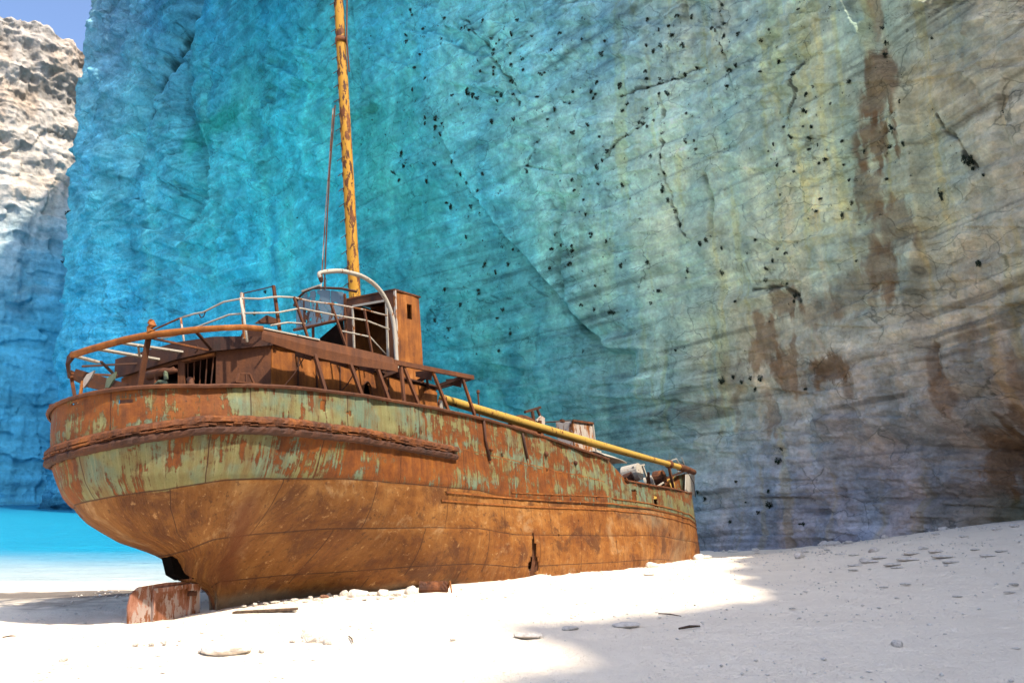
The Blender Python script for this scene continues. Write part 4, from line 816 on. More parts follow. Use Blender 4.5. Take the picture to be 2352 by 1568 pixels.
for i, (p, q, wd, mt) in enumerate([((-1.45, -2.41, 6.12), (-1.59, -1.73, 6.14), .13, M_white), ((-.64, -2.33, 6.12), (-.64, -.74, 6.2), .14, M_white), ((.1, -2.2, 6.12), (.22, -.72, 6.2), .12, M_white),
                                    ((-2.49, -1.9, 6.02), (-2.3, -.74, 6.15), .08, M_rust), ((-2.02, -1.9, 6.1), (-1.5, -.74, 6.3), .05, M_rustdark), ((-1.5, -1.74, 6.14), (-2.3, -.8, 6.12), .06, M_rustdark),
                                    ((1.86, -1.6, 6.12), (1.05, -.5, 6.12), .07, M_rustdark), ((.85, -2.1, 6.1), (1.0, -.5, 6.1), .05, M_rust), ((-.6, -1.3, 6.14), (.2, -1.9, 6.12), .05, M_white), ((-3.3, .3, 6.1), (-2.3, .3, 6.1), .09, M_rust), ((-3.3, 1.8, 6.1), (-2.3, 1.8, 6.1), .09, M_rust)]):
    MB().beam(p, q, wd, .04).build('deck_beam', mt, ship, jitter=.006)
MB().tube([(.94, -2.1, 6.2), (.9, -2.12, 6.3), (.98, -2.08, 6.36), (.92, -2.1, 6.46), (.94, -2.12, 6.5)], [.09, .07, .09, .06, .05], 7).build('frayed_wire_coil', M_orange, ship, jitter=.02)
# props and stanchions under the edge, aft
MB().beam((.80, -2.05, 6.1), (.47, -2.02, 4.75), .13, .05, (1, 0, 0)).build('prop', M_rustbrown, ship)
MB().tube([(-.76, -2.6, 5.32), (-.80, -2.62, 4.8), (-.82, -2.65, 4.55)], .04, 6).build('rail_post', M_orange, ship)
MB().prism([(-.85, -2.62, 5.22), (-.62, -2.6, 5.45), (-.34, -2.6, 5.48), (-.45, -2.6, 5.33), (-.70, -2.6, 5.14)], (0, .04, 0)).build('bent_plate', M_whiterust, ship)
MB().prism([(.1, -2.6, 4.92), (.16, -2.6, 5.18), (.45, -2.58, 5.28), (.40, -2.58, 5.12), (.27, -2.6, 4.95)], (0, .04, 0)).build('bent_plate', M_green, ship)
MB().tube([(.2, -2.6, 4.95), (.16, -2.62, 4.6)], .035, 6).build('rail_post', M_rust, ship)
MB().beam((-2.1, -2.0, 5.95), (.65, -.75, 4.75), .08, .16).build('fallen_beam', M_rustdark, ship)
MB().beam((-2.62, -1.8, 6.0), (-2.5, -1.5, 4.6), .06, .08).build('prop', M_rust, ship)
MB().box((-1.15, -2.95, 4.70), (.32, .14, .2), Matrix.Rotation(.1, 3, 'Z')).build('mooring_block', M_rust, ship, bevel=.02)
# winch on the after deck, mooring frame on the rail
wn = MB(); wn.tube([(-.05, -1.4, 5.52), (.45, -1.4, 5.50), (.95, -1.4, 5.42)], [.12, .10, .06], 12); wn.tube([(.1, -1.4, 5.6), (.12, -1.42, 5.48), (.5, -1.42, 5.44), (.9, -1.42, 5.5)], [.04, .05, .06, .03], 8)
w_ = wn.build('winch', M_rustbrown, ship, smooth=True)
MB().tube([(.28, -1.4, 5.5), (.30, -1.42, 5.1), (.2, -1.4, 4.7), (.2, -1.4, 4.1)], .07, 8).build('winch_post', M_rust, ship, smooth=True)
MB().tube([(.25, -1.5, 5.16), (.5, -1.5, 5.24), (.72, -1.5, 5.18), (.84, -1.5, 5.0)], [.03, .04, .05, .04], 8).build('bent_pipe', M_green, ship, smooth=True)
MB().tube([(.75, -1.5, 5.22), (.72, -1.5, 5.4), (.74, -1.5, 5.42)], .05, 8).build('valve', M_green, ship)
MB().tube([(-.1, -1.5, 5.0), (.3, -1.52, 5.05), (.45, -1.5, 4.9), (.45, -1.5, 4.1)], .05, 8).build('bent_pipe', M_rust, ship, smooth=True)
MB().tube([(.85, -.9, 4.1), (.9, -.92, 5.2), (.8, -.9, 5.35)], .08, 8).build('vent_pipe', M_rustbrown, ship, smooth=True)
MB().beam((2.76, -1.25, 4.78), (2.76, -.5, 4.86), .16, .03).beam((2.75, -1.17, 4.78), (2.75, -1.08, 5.03), .035, .05, (0, 1, 0)).beam((2.75, -1.08, 5.02), (2.75, -.80, 5.07), .035, .04).beam((2.75, -.80, 5.07), (2.75, -.66, 4.86), .035, .05, (0, 1, 0)).beam((2.75, -.9, 5.03), (2.75, -.88, 4.83), .03, .03, (0, 1, 0)).build('mooring_frame', M_rustbrown, ship)
# dodger plate and side props
dz = [(-.65, 5.86, 6.16), (.3, 5.83, 6.24), (1.33, 5.83, 6.29), (2.3, 5.88, 6.36), (3.4, 5.98, 6.42), (4.04, 6.05, 6.44), (4.25, 6.06, 6.36)]
g = [[(2.96 - .02 * math.sin(k), u, a_), (2.98, u, (a_ + b_) / 2), (2.95, u, b_)] for k, (u, a_, b_) in enumerate(dz)]
MB().quadgrid(g).build('side_plate', M_rustbrown, ship, solid=.03)
MB().beam((2.95, -.6, 6.15), (2.95, 1.2, 6.29), .1, .03).build('plate_lip', M_white, ship)
MB().beam((2.95, 4.1, 6.32), (2.95, 8.05, 6.63), .09, .13).build('edge_beam', M_rustbrown, ship, jitter=.006)
MB().beam((2.95, 4.1, 6.38), (2.0, 4.1, 6.3), .3, .04).build('edge_bracket', M_rustdark, ship)
tops = [(1.04, 6.02), (2.28, 6.10), (3.38, 6.16), (4.46, 6.34), (4.62, 6.25), (5.95, 6.44), (7.5, 6.5)]; bots = [(1.30, 4.95), (2.65, 5.03), (3.71, 5.12), (4.36, 5.15), (5.04, 5.16), (6.48, 5.2), (7.89, 5.22)]
for i, ((u0, w0), (u1, w1)) in enumerate(zip(tops, bots)):
    MB().beam((2.92, u0, w0), (3.06, u1, w1), .10, .07, (1, 0, 0)).build('side_prop', M_rustbrown if i < 5 else M_rust, ship, jitter=.005)
    if i != 3: MB().prism([(2.95, u0 - .05, w0 + .02), (2.32, u0 - .05, w0 + .10), (2.32, u0 - .05, w0 - .05), (2.85, u0 - .02, w0 - .28)], (0, .03, 0)).build('prop_bracket', M_rustdark, ship)
for p, q in [((2.7, 5.95, 6.35), (2.3, 6.5, 6.1)), ((2.9, 7.4, 6.5), (1.4, 7.2, 6.3)), ((2.9, 6.0, 6.4), (1.2, 6.6, 6.3)), ((2.9, 8.0, 6.6), (.5, 7.6, 6.4)), ((2.9, 4.7, 6.3), (2.3, 4.4, 6.1))]:
    MB().beam(p, q, .08, .10).build('cross_beam', M_rustdark, ship, jitter=.005)
for p, q in [((2.92, .9, 6.0), (2.4, .4, 4.9)), ((2.5, 1.6, 5.9), (2.36, 2.2, 5.2)), ((2.6, 3.0, 6.0), (2.4, 2.3, 5.1))]: MB().tube([p, ((p[0] + q[0]) / 2 + .02, (p[1] + q[1]) / 2, (p[2] + q[2]) / 2 - .08), q], .015, 6).build('hanging_rod', M_rustdark, ship)
# railings
def rail(pts, r=.024, mat=None, name='rail'): return MB().tube(pts, r, 7).build(name, mat or M_white, ship, smooth=True)
rail([(-1.23, -.5, 7.21), (-.6, -.5, 7.24), (-.17, -.5, 7.26)], mat=M_rust); rail([(-.17, -.5, 7.26), (.35, -.5, 7.23), (.7, -.5, 7.18), (1.1, -.5, 7.22), (1.46, -.5, 7.25), (2.11, -.45, 7.18), (2.5, -.3, 7.10), (2.68, -.1, 7.15), (2.7, .16, 7.23), (2.7, .61, 7.34)])
rail([(2.7, .61, 7.34), (2.7, 1.21, 7.40), (2.7, 2.19, 7.58), (2.7, 3.24, 7.72), (2.7, 4.21, 7.80)], mat=M_whiterust)
rail([(-.9, -.52, 6.88), (-.3, -.52, 6.82), (.21, -.5, 6.84), (1.66, -.5, 6.86), (2.12, -.42, 6.80), (2.55, -.2, 6.75), (2.7, .1, 6.80), (2.7, .83, 7.11), (2.7, 2.07, 7.25), (2.7, 3.32, 7.42), (2.7, 4.28, 7.40)])
rail([(2.7, -.13, 6.41), (2.7, .4, 6.62), (2.7, .99, 6.74)]); rail([(2.7, 2.33, 6.87), (2.7, 3.43, 6.97), (2.7, 4.09, 6.60)])
MB().tube([(.55, -.5, 7.16), (.62, -.5, 7.06), (.72, -.5, 7.06), (.78, -.5, 7.17)], .015, 6).build('rail_ring', M_rustdark, ship)
rail([(-.1, -.55, 7.22), (.17, -.6, 6.38)], .028, M_whiterust, 'stanchion')
MB().beam((1.87, -.3, 7.43), (2.0, -.3, 6.2), .09, .05, (1, 0, 0)).build('stanchion', M_whiterust, ship)
rail([(2.05, -.5, 7.19), (2.2, -.5, 6.6), (2.32, -.5, 6.0)], .03, M_white, 'stanchion')
MB().beam((2.6, .04, 7.52), (2.6, .26, 6.3), .08, .05, (1, 0, 0)).build('stanchion', M_rust, ship)
MB().tube([(1.85, -.28, 7.42), (2.6, .04, 7.50)], .014, 6).build('rail', M_rustdark, ship)
for p, q in [((2.7, .61, 7.36), (2.72, 1.15, 6.2)), ((2.7, 1.93, 7.53), (2.72, 2.5, 6.35)), ((2.7, 3.24, 7.70), (2.72, 3.5, 6.4))]: MB().beam(p, q, .055, .055, (1, 0, 0)).build('stanchion', M_rustbrown, ship)
MB().prism([(2.2, -.21, 6.56), (2.2, .17, 6.88), (2.2, .64, 6.86), (2.2, .58, 6.74)], (.03, 0, 0)).build('torn_cover_plate', M_rustdark, ship)
# davit
dv = [(2.3, 1.95, 8.41), (2.3, 1.92, 8.51), (2.3, 2.12, 8.62), (2.3, 2.72, 8.84), (2.3, 3.25, 8.93), (2.3, 3.71, 8.96), (2.3, 4.22, 8.86), (2.3, 4.61, 8.60), (2.3, 4.87, 8.22), (2.3, 5.0, 7.8), (2.3, 5.04, 7.2), (2.3, 5.06, 6.2)]
sm = smooth_path(dv, 4); davit = MB().tube([tuple(p) for p in sm], [.055] * 8 + [.065] * (len(sm) - 8), 9).build('davit', M_white, ship, smooth=True)
MB().tube([(2.3, 1.98, 8.5), (2.3, 1.98, 8.38), (2.3, 2.0, 8.28)], [.05, .07, .04], 8).build('pulley_block', M_rustdark, davit)
MB().tube([(2.3, 2.1, 8.6), (2.3, 2.18, 8.4), (2.3, 2.14, 8.1)], .01, 5).build('cable_end', M_rustdark, davit)
# casing with the open doorway aft and the small window to starboard
cs1 = wall('casing_wall', (1.6, 5.95), (-.45, 5.95), 6.1, 9.38, holes=[(.30, 1.68, 6.3, 9.08)], mat=M_rustbrown, ztop=9.62)
for p, q, wd in [((1.3, 5.89, 9.12), (-.1, 5.89, 9.30), .07), ((1.29, 5.89, 6.25), (1.31, 5.89, 9.12), .07), ((-.06, 5.89, 6.25), (-.1, 5.89, 9.30), .06)]: MB().beam(p, q, .04, wd).build('door_frame', M_white, cs1)
cs2 = wall('casing_wall', (1.6, 5.95), (1.6, 7.2), 6.0, 9.38, holes=[(.58, .82, 8.55, 9.05)], mat=M_orange, ztop=9.5)
wall('casing_wall', (1.6, 7.2), (-.45, 7.2), 6.0, 9.5, mat=M_orange, ztop=9.7); wall('casing_wall', (-.45, 7.2), (-.45, 5.95), 6.0, 9.62, mat=M_orange)
MB().prism([(1.66, 5.9, 9.38), (1.66, 7.26, 9.50), (-.5, 7.26, 9.70), (-.5, 5.9, 9.62)], (0, 0, .05)).build('casing_roof', M_rust, ship)
MB().beam((1.63, 5.94, 6.1), (1.63, 5.94, 9.38), .06, .08).build('casing_corner', M_whiterust, ship)
MB().tube([(1.75, 5.75, 8.0), (1.68, 5.8, 7.3), (1.68, 5.78, 6.6), (1.7, 5.8, 6.1)], .05, 7).build('exhaust_pipe', M_rust, ship, smooth=True)
for k in range(7): MB().tube([(-.3 + .2 * k, 6.9, 6.3 + .3 * k), (-.3 + .2 * k, 6.9, 7.0 + .3 * k)], .05, 6).build('inner_pipe', M_rustdark, cs1)
# wheelhouse remains: torn screen with curved rim
scr = MB(); 
def scr_z(x): return 9.24 - .05 * ((x + .3) / .5) ** 2 if x < .5 else 9.12 - .34 * (x - .54)
xs_ = np.linspace(-.36, 1.25, 60); zs_ = np.linspace(8.05, 9.1, 44); vid = {}
for i in range(59):
    for j in range(43):
        x, z = xs_[i], zs_[j]
        cut = (abs(x - .12 - .25 * (z - 8.5)) < .03 and z > 8.45) or (abs(x - .40 + .3 * (z - 8.4)) < .022) or (abs(z - 8.50 - .3 * math.sin(x * 5)) < .016 and x > .1) or (abs(x - .78) < .02 and z > 8.25) or (((x - .30) / .10) ** 2 + ((z - 8.88) / .10) ** 2 < 1) or (((x - .95) / .09) ** 2 + ((z - 8.62) / .07) ** 2 < 1) or (x < 0 and fbm(x * 7, z * 7, 2, 2) > .22)
        if cut: continue
        f = []
        for a_, b_ in ((i, j), (i + 1, j), (i + 1, j + 1), (i, j + 1)):
            if (a_, b_) not in vid: vid[(a_, b_)] = len(scr.v); X_ = xs_[a_]; scr.v.append((X_, 4.0 - .1 * math.sin((X_ + .4) * 1.9), zs_[b_] + (scr_z(X_) - 9.1) * (zs_[b_] - 8.05)))
            f.append(vid[(a_, b_)])
        scr.f.append(tuple(f))
scr.build('wheelhouse_screen', M_greyblue, ship, solid=.02)
scb = MB().quadgrid([[(-.36, 4.0, 8.2), (-.36, 4.0, 9.2)], [(-.7, 4.1, 8.25), (-.7, 4.1, 9.2)], [(-1.05, 4.35, 8.35), (-1.05, 4.35, 9.18)]]).build('wheelhouse_side', M_greyblue, ship, solid=.02)
MB().tube([(-1.1, 4.3, 9.16), (-.7, 4.05, 9.22), (-.3, 3.95, 9.3), (.1, 3.9, 9.29), (.54, 3.88, 9.17), (1.27, 3.9, 8.95), (1.8, 3.95, 8.72)], .04, 7).build('screen_rim', M_rustdark, ship, smooth=True)
MB().tube([(-.9, 4.1, 8.25), (-.3, 3.95, 8.12), (.6, 3.92, 8.04), (1.4, 3.95, 7.98)], .05, 7).build('screen_sill', M_rustbrown, ship, smooth=True)
for x in (-.35, .0, 1.3): MB().beam((x, 4.0, 7.0 if x > -.2 else 8.1), (x, 4.0, 9.1 if x < 1 else 8.8), .06, .06, (1, 0, 0)).build('screen_post', M_rust, ship)
MB().beam((-.35, 3.9, 9.32), (.45, 3.86, 9.28), .05, .05).build('screen_rim', M_white, ship)
MB().prism([(.0, 4.5, 6.9), (-.32, 4.6, 7.95), (.63, 4.6, 8.33), (.70, 4.6, 6.9)], (0, .05, 0)).build('dark_panel', M_black, ship)
MB().prism([(-.95, 4.4, 6.3), (-.95, 4.4, 7.9), (.05, 4.2, 6.3)], (0, .05, 0)).build('dark_panel', M_greyblue, ship)
wall('wheelhouse_base', (1.5, 4.2), (-1.0, 4.2), 6.1, 7.0, mat=M_rustdark)
# mast with climbing rungs and stay
ma, mb_ = Vector((-.8, 6.95, 6.2)), Vector((-.8, 6.20, 26.0)); dm = mb_ - ma; L = dm.length; dm.normalize()
mp = [ma + dm * (L * i / 60) for i in range(61)]
mast = MB().tube(mp, [.215 - .05 * i / 60 for i in range(61)], 16).build('mast', M_yellow, ship, smooth=True)
side = (Vector((-.75, -.62, 0)) - dm * Vector((-.75, -.62, 0)).dot(dm)).normalized(); tang = dm.cross(side)
k = 0; t_ = 3.0
while t_ < L - 1:
    c = ma + dm * t_; r0 = .215 - .05 * t_ / L + .01
    pts = []
    for a_ in np.linspace(-1.9, .55, 9): pts.append(c + (side * math.cos(a_) + tang * math.sin(a_)) * r0 + dm * (.26 * abs(((a_ + 1.9) / 2.45) - .35)))
    pts.append(c + side * (r0 + .16) + tang * .12 + dm * .02)
    MB().tube(pts, .014, 5).build('mast_rung', M_rustdark, mast); t_ += .60; k += 1
for t_ in (14.0,): MB().tube([ma + dm * t_, ma + dm * (t_ + .22)], .215, 16).build('mast_band', M_rust, mast, smooth=True)
MB().tube([(-.82, 6.05, 17.3), (-.86, 5.75, 14.5), (-.85, 5.55, 12.3), (-.84, 5.35, 9.6), (-.5, 4.6, 9.2)], .028, 6).build('stay', M_rustdark, ship)
MB().tube([(-.90, 6.03, 17.2), (-.98, 5.65, 13.0), (-1.0, 5.35, 9.6)], .022, 6).build('stay', M_whiterust, ship)
MB().tube([(-.45, 6.6, 26), (-.5, 6.4, 20.2), (-.55, 6.55, 18.9)], .03, 6).build('stay', M_rustbrown, ship)
# long yellow cargo boom lying along the starboard side
bp = [Vector((2.0, 7.62 + (28.6 - 7.62) * i / 60, 6.06 - .18 * i / 60 - .05 * math.sin(math.pi * i / 60))) for i in range(61)]
boom = MB().tube(bp, [.14 + .03 * math.sin(math.pi * min(1, i / 50)) for i in range(61)], 14).build('cargo_boom', M_yellow2, ship, smooth=True)
MB().tube([(2.0, 28.4, 5.88), (2.0, 29.6, 5.86), (2.0, 30.6, 5.80)], [.19, .17, .15], 12).build('boom_head', M_rust, boom, smooth=True)
MB().tube([(2.0, 26.9, 5.88), (2.0, 27.1, 5.88)], .22, 14).build('boom_band', M_rust, boom, smooth=True)
MB().beam((2.0, 7.6, 6.0), (2.1, 7.3, 5.4), .2, .12).build('boom_foot', M_rust, boom)
MB().beam((2.0, 26.9, 5.7), (2.0, 27.2, 4.3), .12, .12, (1, 0, 0)).build('boom_crutch', M_rust, ship)
# hatch machinery, white ventilator, cowls
def clutter(name, c, size, n, seed, mats):
    r = random.Random(seed)
    for k in range(n):
        a_ = Vector((c[0] + r.uniform(-.5, .5) * size[0], c[1] + r.uniform(-.5, .5) * size[1], c[2]))
        b2 = a_ + Vector((r.uniform(-.4, .4), r.uniform(-.8, .8), r.uniform(.25, 1) * size[2]))
        t = r.random(); mt = mats[k % len(mats)]
        if t < .45: MB().beam(a_, b2, r.uniform(.05, .12), r.uniform(.04, .1)).build(name + '_bar', mt, ship, jitter=.01)
        elif t < .75: MB().tube([a_, a_ + Vector((0, .25, .02))], r.uniform(.15, .3), 12).build(name + '_drum', mt, ship, smooth=False)
        else: MB().prism([a_, a_ + Vector((0, .5, .1)), b2 + Vector((0, .2, 0)), b2], (.05, 0, 0)).build(name + '_plate', mt, ship)
hw = MB()
g = [[(.6 + .0 * j, 12.9 + 2.3 * i / 8, 6.3 + .62 * math.sin(math.pi * (i + .5) / 9) ** .7 * (1 - .12 * j) + .1 * (i % 2)) for i in range(9)], [(1.3, 12.9 + 2.3 * i / 8, 6.15 + .45 * math.sin(math.pi * (i + .5) / 9) ** .7) for i in range(9)], [(1.5, 12.9 + 2.3 * i / 8, 5.6) for i in range(9)], [(1.5, 12.9 + 2.3 * i / 8, 4.0) for i in range(9)]]
hw.quadgrid(g).build('hatch_cover', M_rust, ship, solid=.04)
MB().prism([(1.35, 14.7, 6.5), (1.35, 15.1, 6.75), (1.35, 15.4, 6.7), (1.35, 15.3, 6.2)], (.06, 0, 0)).build('hatch_flap', M_whiterust, ship)
MB().beam((.8, 14.9, 6.98), (.8, 16.2, 7.38), .10, .10).build('winch_arm', M_rustdark, ship); MB().beam((.8, 15.9, 7.3), (.8, 16.45, 6.5), .10, .08, (1, 0, 0)).build('winch_arm', M_rust, ship)
MB().tube([(.8, 15.5, 7.1), (.8, 15.6, 6.2), (.8, 15.6, 4)], .07, 8).build('winch_post', M_rust, ship)
MB().tube([(.8, 16.3, 6.75), (.9, 18.85, 7.2)], .03, 6).build('stay_rod', M_rustdark, ship); MB().box((.85, 17.95, 7.05), (.12, .25, .12)).build('shackle', M_rustdark, ship)
MB().tube([(1.5, 10.45, 4.05), (1.5, 10.5, 6.85)], .03, 6).tube([(1.5, 10.5, 6.85), (1.5, 10.52, 6.95)], .06, 8).build('thin_post', M_rust, ship)
vb = MB(); vb.v = [(.95, 18.7, 4), (.95, 20.9, 4), (.1, 20.9, 4), (.1, 18.7, 4), (.95, 18.75, 7.12), (.95, 20.7, 7.28), (.1, 20.6, 7.38), (.1, 18.75, 7.3)]
vb.f = [(0, 1, 5, 4), (1, 2, 6, 5), (2, 3, 7, 6), (3, 0, 4, 7), (4, 5, 6, 7)]; vb_o = vb.build('ventilator_house', M_whiterust, ship, bevel=.02)
MB().beam((.97, 18.7, 7.15), (.97, 20.75, 7.31), .1, .09).build('house_rim', M_rust, vb_o); MB().box((.98, 20.9, 5.9), (.1, .5, .35)).build('house_step', M_white, vb_o)
MB().beam((.97, 20.68, 5.0), (.97, 20.68, 7.25), .06, .1, (1, 0, 0)).build('house_corner', M_white, vb_o)
cg = [[(2.95 - 1.2 * math.sin(j * math.pi / 12) * .6, 17.35 + 2.1 * i / 8, 5.0 + (.42 - .05 * i / 8) * math.sin((j + 1) * math.pi / 10) * (1 - (max(0, i - 5) / 3) ** 2 * .7)) for j in range(8)] for i in range(9)]
MB().quadgrid(cg).build('cowl_cover', M_white, ship, smooth=True, solid=.03)
clutter('midships_gear', (1.2, 13.6, 4.9), (1.2, 2.2, 1.6), 5, 3, [M_rust, M_rustdark])
clutter('windlass', (1.0, 26.0, 4.7), (1.5, 3.6, 1.0), 16, 8, [M_rust, M_white, M_rustdark, M_orange])
MB().tube([(.5, 24.6, 5.35), (1.35, 24.6, 5.4)], .42, 18).build('windlass_drum', M_white, ship); MB().beam((1.2, 24.2, 5.6), (1.2, 25.6, 5.85), .1, .08).beam((1.2, 25.4, 5.8), (1.2, 25.9, 4.9), .1, .08, (1, 0, 0)).build('windlass_frame', M_white, ship)
MB().tube([(1.0, 27.3, 5.3), (1.5, 27.3, 5.3)], .4, 16).build('windlass_drum', M_rust, ship)
for y, r_, mt in ((23.7, .25, M_rustdark), (26.2, .3, M_white), (28.4, .22, M_orange)): MB().tube([(.9, y, 5.0), (1.3, y + .1, 5.1)], [r_, r_], 14).build('windlass_gear', mt, ship)
# bow: ladder frame, knee plates
for s_ in (0, .34): MB().beam((-.3 + s_, 33.6, 7.15), (-.3 + s_, 34.9, 6.3), .05, .05, (1, 0, 0)).beam((-.3 + s_, 34.5, 7.35), (-.3 + s_, 35.2, 6.4), .05, .05, (1, 0, 0)).build('bow_ladder_rail', M_white, ship)
for z, y in ((7.15, 33.6), (6.8, 34.1)): MB().beam((-.3, y, z), (-.3, y + .95, z + .2), .05, .05).build('ladder_rung', M_white, ship)
MB().tube([(2.0, 29.0, 6.2), (.9, 33.5, 5.6), (.6, 34.3, 4.9)], .02, 5).build('loose_cable', M_rustdark, ship)
MB().prism([(.66, 32.4, 5.0), (.16, 35.30, 5.1), (.16, 35.95, 6.5), (.66, 32.95, 6.10)], (.04, .02, 0)).build('prow_plate', M_white, ship)
MB().prism([(-.9, 31.4, 4.8), (-1.0, 32.0, 5.7), (-.5, 34.0, 6.2), (-.35, 33.6, 5.0)], (.05, .02, 0)).build('bow_knee', M_yellow2, ship)
MB().beam((-.8, 31.0, 5.6), (.0, 34.9, 6.6), .12, .1).build('bow_rail', M_rustdark, ship)

# ------------------------------------------------------------------ loose things on the beach
def rock_mesh(seed, flat=0.5, ang=0.25):
    bm = bmesh.new(); bmesh.ops.create_icosphere(bm, subdivisions=4, radius=1); r = np.random.RandomState(seed); o = r.rand(3) * 50
    co = np.array([v.co for v in bm.verts]); n = fbm(co[:, 0] * 1.1 + o[0], co[:, 1] * 1.1 + o[1], co[:, 2] * 1.1 + o[2], 4)
    # planar cuts give broken faces
    rad = 1 + ang * n
    P = co * rad[:, None]
    for _ in range(7):
        d = r.randn(3); d /= np.linalg.norm(d); h = r.uniform(.62, .9); s_ = P @ d; P = P - np.maximum(s_ - h, 0)[:, None] * d * .9
    P = P + 0.03 * fbm(P[:, 0] * 6, P[:, 1] * 6, P[:, 2] * 6, 3)[:, None] * co
    P[:, 2] *= flat
    for v, p in zip(bm.verts, P): v.co = p
    me = bpy.data.meshes.new('rock'); bm.to_mesh(me); bm.free(); me.polygons.foreach_set('use_smooth', np.ones(len(me.polygons), bool)); return me
m, t, b = new_mat('pale_stone'); N = NT(t); co = N.coord(); n1 = N.noise(co, 2.5, 6, .65)
N.put(b.inputs['Base Color'], N.ramp(n1, [(.32, (.52, .46, .39)), (.6, (.74, .68, .60))])); b.inputs['Roughness'].default_value = .95; N.put(b.inputs['Normal'], N.bump(n1, .08, 1)); M_stone = m
m, t, b = new_mat('brown_stone'); N = NT(t); n1 = N.noise(N.coord(), 3, 5, .6); N.put(b.inputs['Base Color'], N.ramp(n1, [(.3, (.12, .05, .03)), (.7, (.25, .13, .08))])); b.inputs['Roughness'].default_value = .95; M_bstone = m
m, t, b = new_mat('driftwood'); N = NT(t); n1 = N.noise(N.map(N.coord(), (6, .8, 6)), 2, 5, .6); N.put(b.inputs['Base Color'], N.ramp(n1, [(.3, (.03, .018, .010)), (.7, (.12, .075, .045))])); b.inputs['Roughness'].default_value = .9; M_wood = m
RM = [rock_mesh(k, f, a) for k, (f, a) in enumerate([(.42, .3), (.75, .35), (.62, .45), (.36, .4), (.85, .3)])]
for me in RM: me.materials.append(M_stone)
def put_rock(x, y, r, asp, kind, rz, label, cat='rock', group=None, name='rock', sink=.2, mat=None):
    me = RM[kind]
    if mat: me = me.copy(); me.materials.clear(); me.materials.append(mat)
    o = bpy.data.objects.new(name, me); C.objects.link(o); o.scale = (r * asp, r, r); o.rotation_euler = (0, 0, rz)
    o.location = (x, y, float(sand_z(np.array(x), np.array(y))) + r * (.4 - sink)); tag(o, label, cat, group); return o
ROCKS_HERE = None

